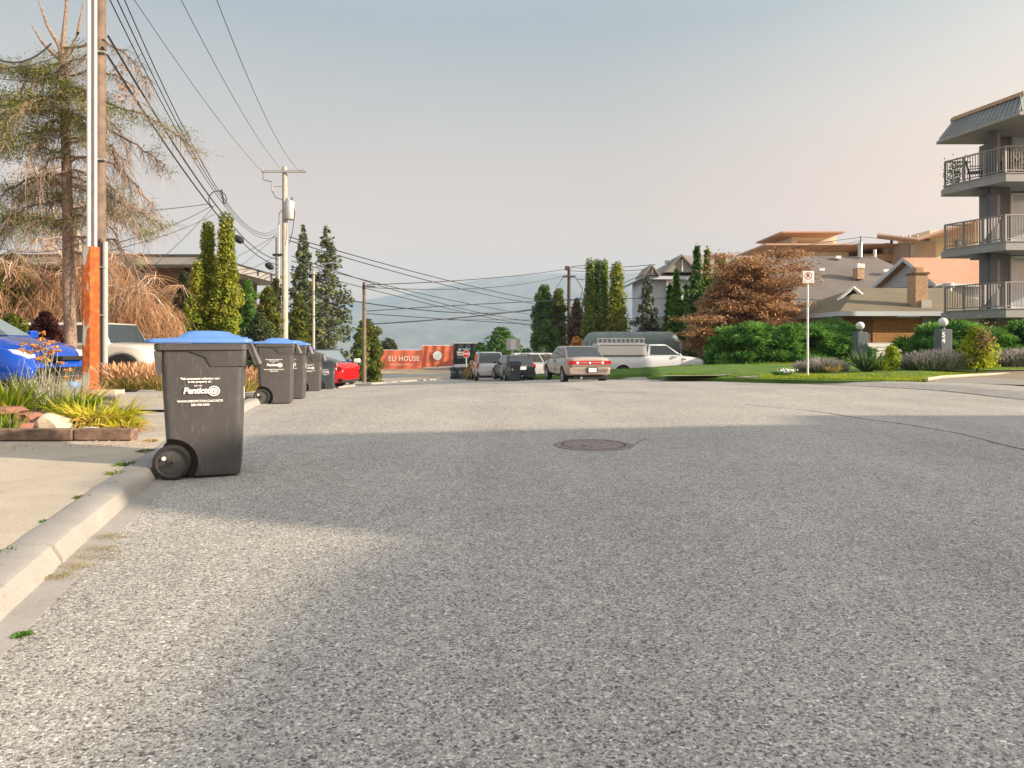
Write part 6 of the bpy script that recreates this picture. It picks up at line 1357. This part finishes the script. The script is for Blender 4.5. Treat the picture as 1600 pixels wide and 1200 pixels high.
# blades that roughen the lawn and its edges
def lawn_blades(name, polys, n, hgt, mat):
    b = []
    for _ in range(n):
        c = polys[rnd.randint(len(polys))]; u, v_ = rnd.rand(), rnd.rand() ** 1.3
        a, b2 = c; p = a[0].lerp(a[1], v_).lerp(b2[0].lerp(b2[1], v_), u); b.append((p.x, p.y, p.z))
    b = np.array(b); return ribbons(name, b, rnd.normal(size=b.shape) * .35 + (0, 0, 1), hgt * (.5 + rnd.rand(len(b))), .3, .022, 2, mat)
seg = [((a[0], a[1]), (b[0], b[1])) for a, b in zip(lawn_cols, lawn_cols[1:])]
M['lawn_y'] = leafmat('sun_painted_lawn_blades', [(.12, .20, .01), (.30, .38, .02), (.50, .50, .05)], trans=.4); tag(lawn_blades('grass', seg[29:], 30000, .05, M['lawn_y']), kind='stuff'); tag(lawn_blades('grass', seg[:29], 20000, .05, M['lawn']), kind='stuff')  # yellower blades put the sunlit look of the right lawn into colour
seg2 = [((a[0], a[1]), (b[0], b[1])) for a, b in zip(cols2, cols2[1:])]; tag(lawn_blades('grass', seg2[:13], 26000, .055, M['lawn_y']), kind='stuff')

# ------------------------------------------------------------------ garden bed on the left
for i, (a, b, lab) in enumerate(((-60, 111, 'left weathered landscape timber edging the flower bed'), (113, 204, 'right weathered landscape timber edging the flower bed'))):
    y0 = 6.16; za = P(a, 0, y0).x; zb_ = P(b, 0, y0).x; tm = MB(); tm.box(((za + zb_) / 2, y0 + .06 + i * .015, .148), (zb_ - za, .12, .10)); o_ = tm.build('landscape_timber', M['timber'], bevel=.012); tag(o_, lab, 'timber', 'landscape timbers')
sd = MB(); n = 24; v = []
for j in range(9):
    for i in range(n + 1):
        y = 6.26 + 4.6 * j / 8; x = -10.5 + (P(203 - j * 3, 0, y).x + 10.5) * i / n; v.append((x, y, .10 + .16 * math.sin(min(1, j / 5) * 1.57) * min(1, (n - i) / 4) + .02 * math.sin(i * 2.1 + j)))
sd.add(v, [(j * (n + 1) + i, j * (n + 1) + i + 1, (j + 1) * (n + 1) + i + 1, (j + 1) * (n + 1) + i) for j in range(8) for i in range(n)]); tag(sd.build('garden_soil', M['earth'], smooth_=60, fix=False), kind='structure')
# low concrete kerb wall behind the bed
kw = MB(); a, b = Vector((P(183, 0, 9.5).x, 9.5, 0)), Vector((P(352, 0, 9.9).x, 9.9, 0)); v = b - a; kw.box((a + b) / 2 + Vector((0, 0, .14)), (v.length, .22, .26), rz=math.atan2(v.y, v.x)); tag(kw.build('garden_wall', M['kerb'], bevel=.015), 'low worn concrete wall between the flower bed and the first bin', 'low wall')
def rock(label, px, py, d, size, mat, seed, cat='boulder', name='boulder', rz=0, grp=None):
    r_ = np.random.RandomState(seed); bm = bmesh.new(); bmesh.ops.create_icosphere(bm, subdivisions=2, radius=1)
    for vtx in bm.verts:
        k = 1 + .16 * r_.normal(); vtx.co *= max(.75, min(1.2, k)); vtx.co = Vector((max(-.8, min(.8, vtx.co.x)), vtx.co.y, max(-.6, min(.7, vtx.co.z))))
    me = bpy.data.meshes.new(name); bm.to_mesh(me); bm.free(); o_ = link(name, me, mat); o_.scale = size; o_.location = P(px, py, d); o_.rotation_euler = (0, 0, rz); tag(o_, label, cat, grp); return o_
o_ = rock('pale slab like boulder leaning at the front of the flower bed', 88, 664, 6.75, (.20, .16, .12), M['stone'], 3); o_.rotation_euler = (0, R(28), 0)
rock('small pale stone half buried behind the right timber', 139, 673, 6.5, (.10, .08, .05), M['stone'], 5, 'stone', 'stone')
rock('long reddish stone at the left edge of the flower bed', 10, 641, 6.9, (.24, .16, .05), M['brickred'], 7, 'stone', 'stone'); rock('dark red stone low between the iris and the boulder', 46, 652, 6.8, (.12, .12, .07), M['brickred'], 8, 'stone', 'stone')
rock('small rust red stone resting behind the left timber', 36, 667, 6.55, (.10, .08, .05), M['brickred'], 9, 'stone', 'stone')
rock('rounded pale boulder between the first two wheelie bins', 391, 598, 13.4, (.20, .16, .15), M['stone'], 12); rock('smaller tan boulder left of the rounded one between bins', 379, 603, 13.2, (.13, .12, .10), M['stone'], 14)
rock('crumpled light blue plastic bag among the flower bed plants', 111, 603, 7.9, (.10, .07, .07), plain('light_blue_plastic', (.16, .34, .68), .35, var=.2, scale=20), 21, 'plastic bag', 'plastic_bag')
rock('blue lumpy cover behind the black lidded bins by the lamp post', 478, 546, 26, (.33, .3, .20), plain('royal_blue_cloth', (.01, .05, .32), .6, var=.2), 22, 'cloth cover', 'cloth_cover')
rock('bright red bundle under the blue cover behind the bins', 475, 552, 25.8, (.20, .2, .14), rd, 23, 'bundle', 'bundle')
def clump(name, label, cat, px, py, d, parts, group=None):
    b = P(px, py, d); t = thing(name, label, cat, b, 0, group)
    for (pn, n, h_, sp, mat, wd, dr, fan, ox) in parts:
        a = rnd.rand(n) * 6.283; r = sp * np.sqrt(rnd.rand(n)); base = np.stack([r * np.cos(a) + ox, r * np.sin(a) * .6, -.03 + 0 * a], 1)
        out = fan * (.15 + .85 * rnd.rand(n)); di = np.stack([np.cos(a) * out, np.sin(a) * out, 1 + 0 * a], 1) + rnd.normal(size=(n, 3)) * .14
        ribbons(pn, base, di, h_ * (.55 + .5 * rnd.rand(n)), dr * (.4 + rnd.rand(n)), wd * (.7 + .6 * rnd.rand(n)), 6, mat, t)
    return t
clump('daylily_clump', 'wide yellow green daylily clump spilling over behind the right timber', 'plant', 150, 658, 7.1, [('leaves', 620, .52, .30, M['lily'], .019, .75, 1.15, 0), ('dry_leaves', 240, .40, .32, M['drygrass'], .014, .95, 1.5, .02)])
clump('daylily_clump', 'smaller green daylily clump behind the pale boulder', 'plant', 112, 645, 7.5, [('leaves', 330, .50, .20, M['iris'], .019, .55, .9, 0), ('dry_leaves', 90, .36, .2, M['orangetip'], .012, .9, 1.3, 0)])
clump('daylily_clump', 'low ragged daylily clump at the right end of the flower bed', 'plant', 192, 668, 6.9, [('leaves', 230, .34, .14, M['lily'], .016, .8, 1.2, -.04), ('dry_leaves', 120, .26, .16, M['orangetip'], .012, .9, 1.5, 0)])
clump('iris_clump', 'tall broad leaved iris clump at the left edge of the flower bed', 'plant', 2, 650, 7.3, [('leaves', 130, .66, .24, M['iris'], .034, .25, .65, 0), ('dry_leaves', 40, .5, .25, M['lily'], .03, .6, 1.0, .05)])
clump('iris_clump', 'small sword leaved iris in front of the reddish stones', 'plant', 12, 679, 6.45, [('leaves', 26, .32, .07, M['iris'], .030, .06, .5, 0)])
sv = clump('seed_head_plant', 'silvery stalks with dried orange flower heads before the blue car', 'plant', 72, 640, 7.6, [('stems', 300, .62, .26, M['silver'], .007, .18, .65, 0), ('leaves', 260, .26, .30, M['silver'], .014, .5, 1.3, 0)])
for k, (px, py) in enumerate(((36, 537), (42, 549), (33, 546), (52, 540), (47, 552), (61, 543), (66, 530), (70, 546), (73, 537), (78, 553), (68, 558), (60, 560), (82, 549), (86, 543), (91, 548), (67, 520), (81, 534), (96, 567), (107, 578), (104, 590), (74, 563), (56, 548))):
    c = np.array(P(px, py, 7.35 + .3 * rnd.rand()) - sv.location); q = rnd.normal(size=(44, 3)) * (.015, .015, .007) + c; fast_mesh('flower_head', leaf_quads(q, q * 0 + (0, -.3, .8), .013, .7, .5), 4, M['orangeflower'], sv)
    rt = Vector((rnd.normal() * .12, rnd.normal() * .1, 0)); MB().tube([rt, rt.lerp(Vector(c), .5) + Vector((rt.x * .3, 0, .03)), Vector(c)], .0028, 4).build('stem', M['silver'], sv)
clump('dry_weed', 'thin dry brown stalks in front of the rusty cable guard', 'plant', 125, 628, 8.6, [('stems', 150, .55, .25, M['orangetip'], .005, .2, .9, 0)])
clump('dry_weed', 'bleached dry weeds hanging over the red stones', 'plant', 55, 668, 6.75, [('stems', 90, .26, .14, M['drygrass'], .006, .5, 1.0, 0)])
def fgrass(label, px, py, d, w_, h_):
    b = P(px, py, d); t = thing('fountain_grass', label, 'ornamental grass', b, 0, 'ornamental grasses with orange seed heads'); n = int(1500 * w_)
    x = rnd.uniform(-w_ / 2, w_ / 2, n); y = rnd.uniform(-.3, .3, n); base = np.stack([x, y, 0 * x], 1); dr = np.stack([x * .5, y, 1 + 0 * x], 1) + rnd.normal(size=(n, 3)) * .22
    L__ = h_ * (.5 + .5 * rnd.rand(n)); ribbons('leaves', base, dr, L__ * .85, .35, .010, 5, M['drygrass'], t); ribbons('green_leaves', base[::2], dr[::2] + rnd.normal(size=(len(dr[::2]), 3)) * .2, L__[::2] * .65, .35, .012, 5, M['iris'], t)
    dn_ = dr / np.linalg.norm(dr, axis=1)[:, None]; s = rnd.rand(n) < .7; tip = base[s] + dn_[s] * L__[s, None] * .8; tip[:, 2] -= L__[s] * .1; ribbons('seed_heads', tip, dn_[s], .11, .2, .020, 3, M['orangetip'], t)
fgrass('dense orange tipped grass behind the low concrete wall', 222, 607, 10.4, .95, .50); fgrass('orange tipped grass between the first two wheelie bins', 376, 611, 12.6, .55, .58)
fgrass('orange tipped grass directly behind the first wheelie bin', 300, 609, 11.4, .9, .45)
# weeds in the kerb joint, litter in the gutter
for k, (px, py, h_, sp, mt_, lab) in enumerate(((228, 706, .07, .10, 'leaf_y', 'leafy weed tuft in the kerb joint nearest the bin wheel'), (198, 727, .08, .07, 'leaf', 'darker weed tuft lying in the shadow strip'), (180, 741, .06, .07, 'iris', 'pale weed tuft just in front of the shadow strip'), (172, 757, .04, .05, 'iris', 'small straggling weed on the pavement edge above the kerb'), (128, 778, .05, .045, 'leaf_y', 'fourth weed along the back edge of the kerb'), (76, 815, .03, .06, 'leaf', 'flat dark weed along the back edge of the kerb'), (14, 864, .045, .05, 'leaf_y', 'weed at the left edge behind the kerb'), (236, 690, .07, .06, 'drygrass', 'dry grass wisp left of the first bin'), (34, 992, .025, .03, 'leaf', 'tiny weed in the gutter at the lower left'))):
    b = hit(px, py, .088 if py < 980 else 0.004, 1.0); t = thing('weed', lab, 'weed', b, 0, 'weeds along the kerb'); n = 90
    a = rnd.rand(n) * 6.283; r = sp * .55 * np.sqrt(rnd.rand(n)); base = np.stack([r * np.cos(a), r * np.sin(a), 0 * a], 1); ribbons('leaves', base, np.stack([np.cos(a) * .9, np.sin(a) * .9, .7 + 0 * a], 1) + rnd.normal(size=(n, 3)) * .3, h_ * (.5 + .7 * rnd.rand(n)), .5, .007, 3, M[mt_], t)
def litter(spots, size, mat, n):
    q = []
    for (px, py, sx, sy, z) in spots:
        c = hit(px, py, z, .8); q.append(np.stack([c.x + rnd.normal(size=n) * sx, c.y + rnd.normal(size=n) * sy, c.z + .003 + .004 * rnd.rand(n)], 1))
    q = np.concatenate(q); o_ = fast_mesh('litter', leaf_quads(q, q * 0 + (0, 0, 1), size, .6, .25), 4, mat); tag(o_, kind='stuff')
litter([(120, 885, .05, .03, .01), (160, 857, .05, .03, .01), (178, 838, .05, .03, .01), (150, 870, .07, .03, .01), (95, 900, .03, .03, .01)], .004, M['drygrass'], 260)
litter([(170, 695, .25, .05, .10), (100, 697, .5, .04, .10), (215, 688, .2, .12, .10), (30, 700, .5, .05, .10), (235, 670, .2, .2, .10)], .012, M['orangetip'], 60)
litter([(x, 600, .6, .4, .12) for x in (1330, 1400)], .01, M['earth'], 20)

# manhole and repair seams in the road
mh = hit(927, 695.5); t = thing('manhole', 'round rusty manhole cover set in the road', 'manhole cover', (mh.x, mh.y, mh.z)); mc = plain('rusty_iron_cover', (.22, .185, .17), .8, .0, var=.3, scale=14, bmp=.4)
MB().lathe([(0, .007), (.29, .007), (.29, .002), (.295, -.02)], 'Z', (0, 0, 0), 40).build('cover', mc, t, fix=False); MB().lathe([(.305, -.012), (.31, .007), (.365, .008), (.385, .001)], 'Z', (0, 0, 0), 40).build('frame', mc, t, fix=False)
MB().lathe([(.288, .0012), (.31, .0014)], 'Z', (0, 0, 0), 40).build('gap', M['black'], t, fix=False)
for r_ in (.10, .24): MB().lathe([(r_, .0062), (r_ + .008, .008), (r_ + .014, .008), (r_ + .02, .0062)], 'Z', (0, 0, 0), 40).build('raised_ring', mc, t, fix=False)
MB().lathe([(.0, .0105), (.02, .0105), (.02, .006)], 'Z', (-.1, -.1, 0), 10).build('lift_hole', M['black'], t, fix=False)
seal = plain('bitumen_seam', (.06, .058, .055), .7, var=.3, scale=40)
def crack(name, pts, w_, jit=.01, mat=seal):
    W = [hit(x, y) for x, y in pts]; vs_ = []; ctr = []
    for a, b in zip(W, W[1:]):
        k = max(2, int((b - a).length / .08))
        for i in range(k): ctr.append(a.lerp(b, i / k))
    ctr.append(W[-1])
    for i, c in enumerate(ctr):
        t_ = (ctr[min(i + 1, len(ctr) - 1)] - ctr[max(0, i - 1)]).normalized(); n_ = Vector((-t_.y, t_.x, 0)); c = c + n_ * rnd.normal() * jit; ww = w_ * rnd.uniform(.5, 1.3); zz = G(c.x, c.y) + .0035
        vs_ += [(c.x + n_.x * ww, c.y + n_.y * ww, zz), (c.x - n_.x * ww, c.y - n_.y * ww, zz)]
    o_ = MB().add(vs_, [(2 * i, 2 * i + 1, 2 * i + 3, 2 * i + 2) for i in range(len(ctr) - 1)]).build(name, mat, fix=False); tag(o_, kind='structure')
crack('road_seam', [(1165, 632), (1230, 638.5), (1290, 645), (1345, 654), (1420, 664), (1500, 678), (1560, 693), (1640, 713)], .012)
crack('road_crack', [(893, 607.5), (915, 611), (960, 613), (1010, 615)], .02, .02); crack('road_crack', [(985, 696), (993, 692), (1004, 688), (1010, 686)], .006, .012); crack('road_crack', [(1150, 608), (1220, 611)], .02, .02)
crack('gutter_gap', [(1290, 601.2), (1360, 604.2), (1430, 608.2), (1515, 615.5), (1600, 625.6), (1680, 638)], .022, .012)
crack('kerb_crack', [(-20, 913), (0, 914)], .003)
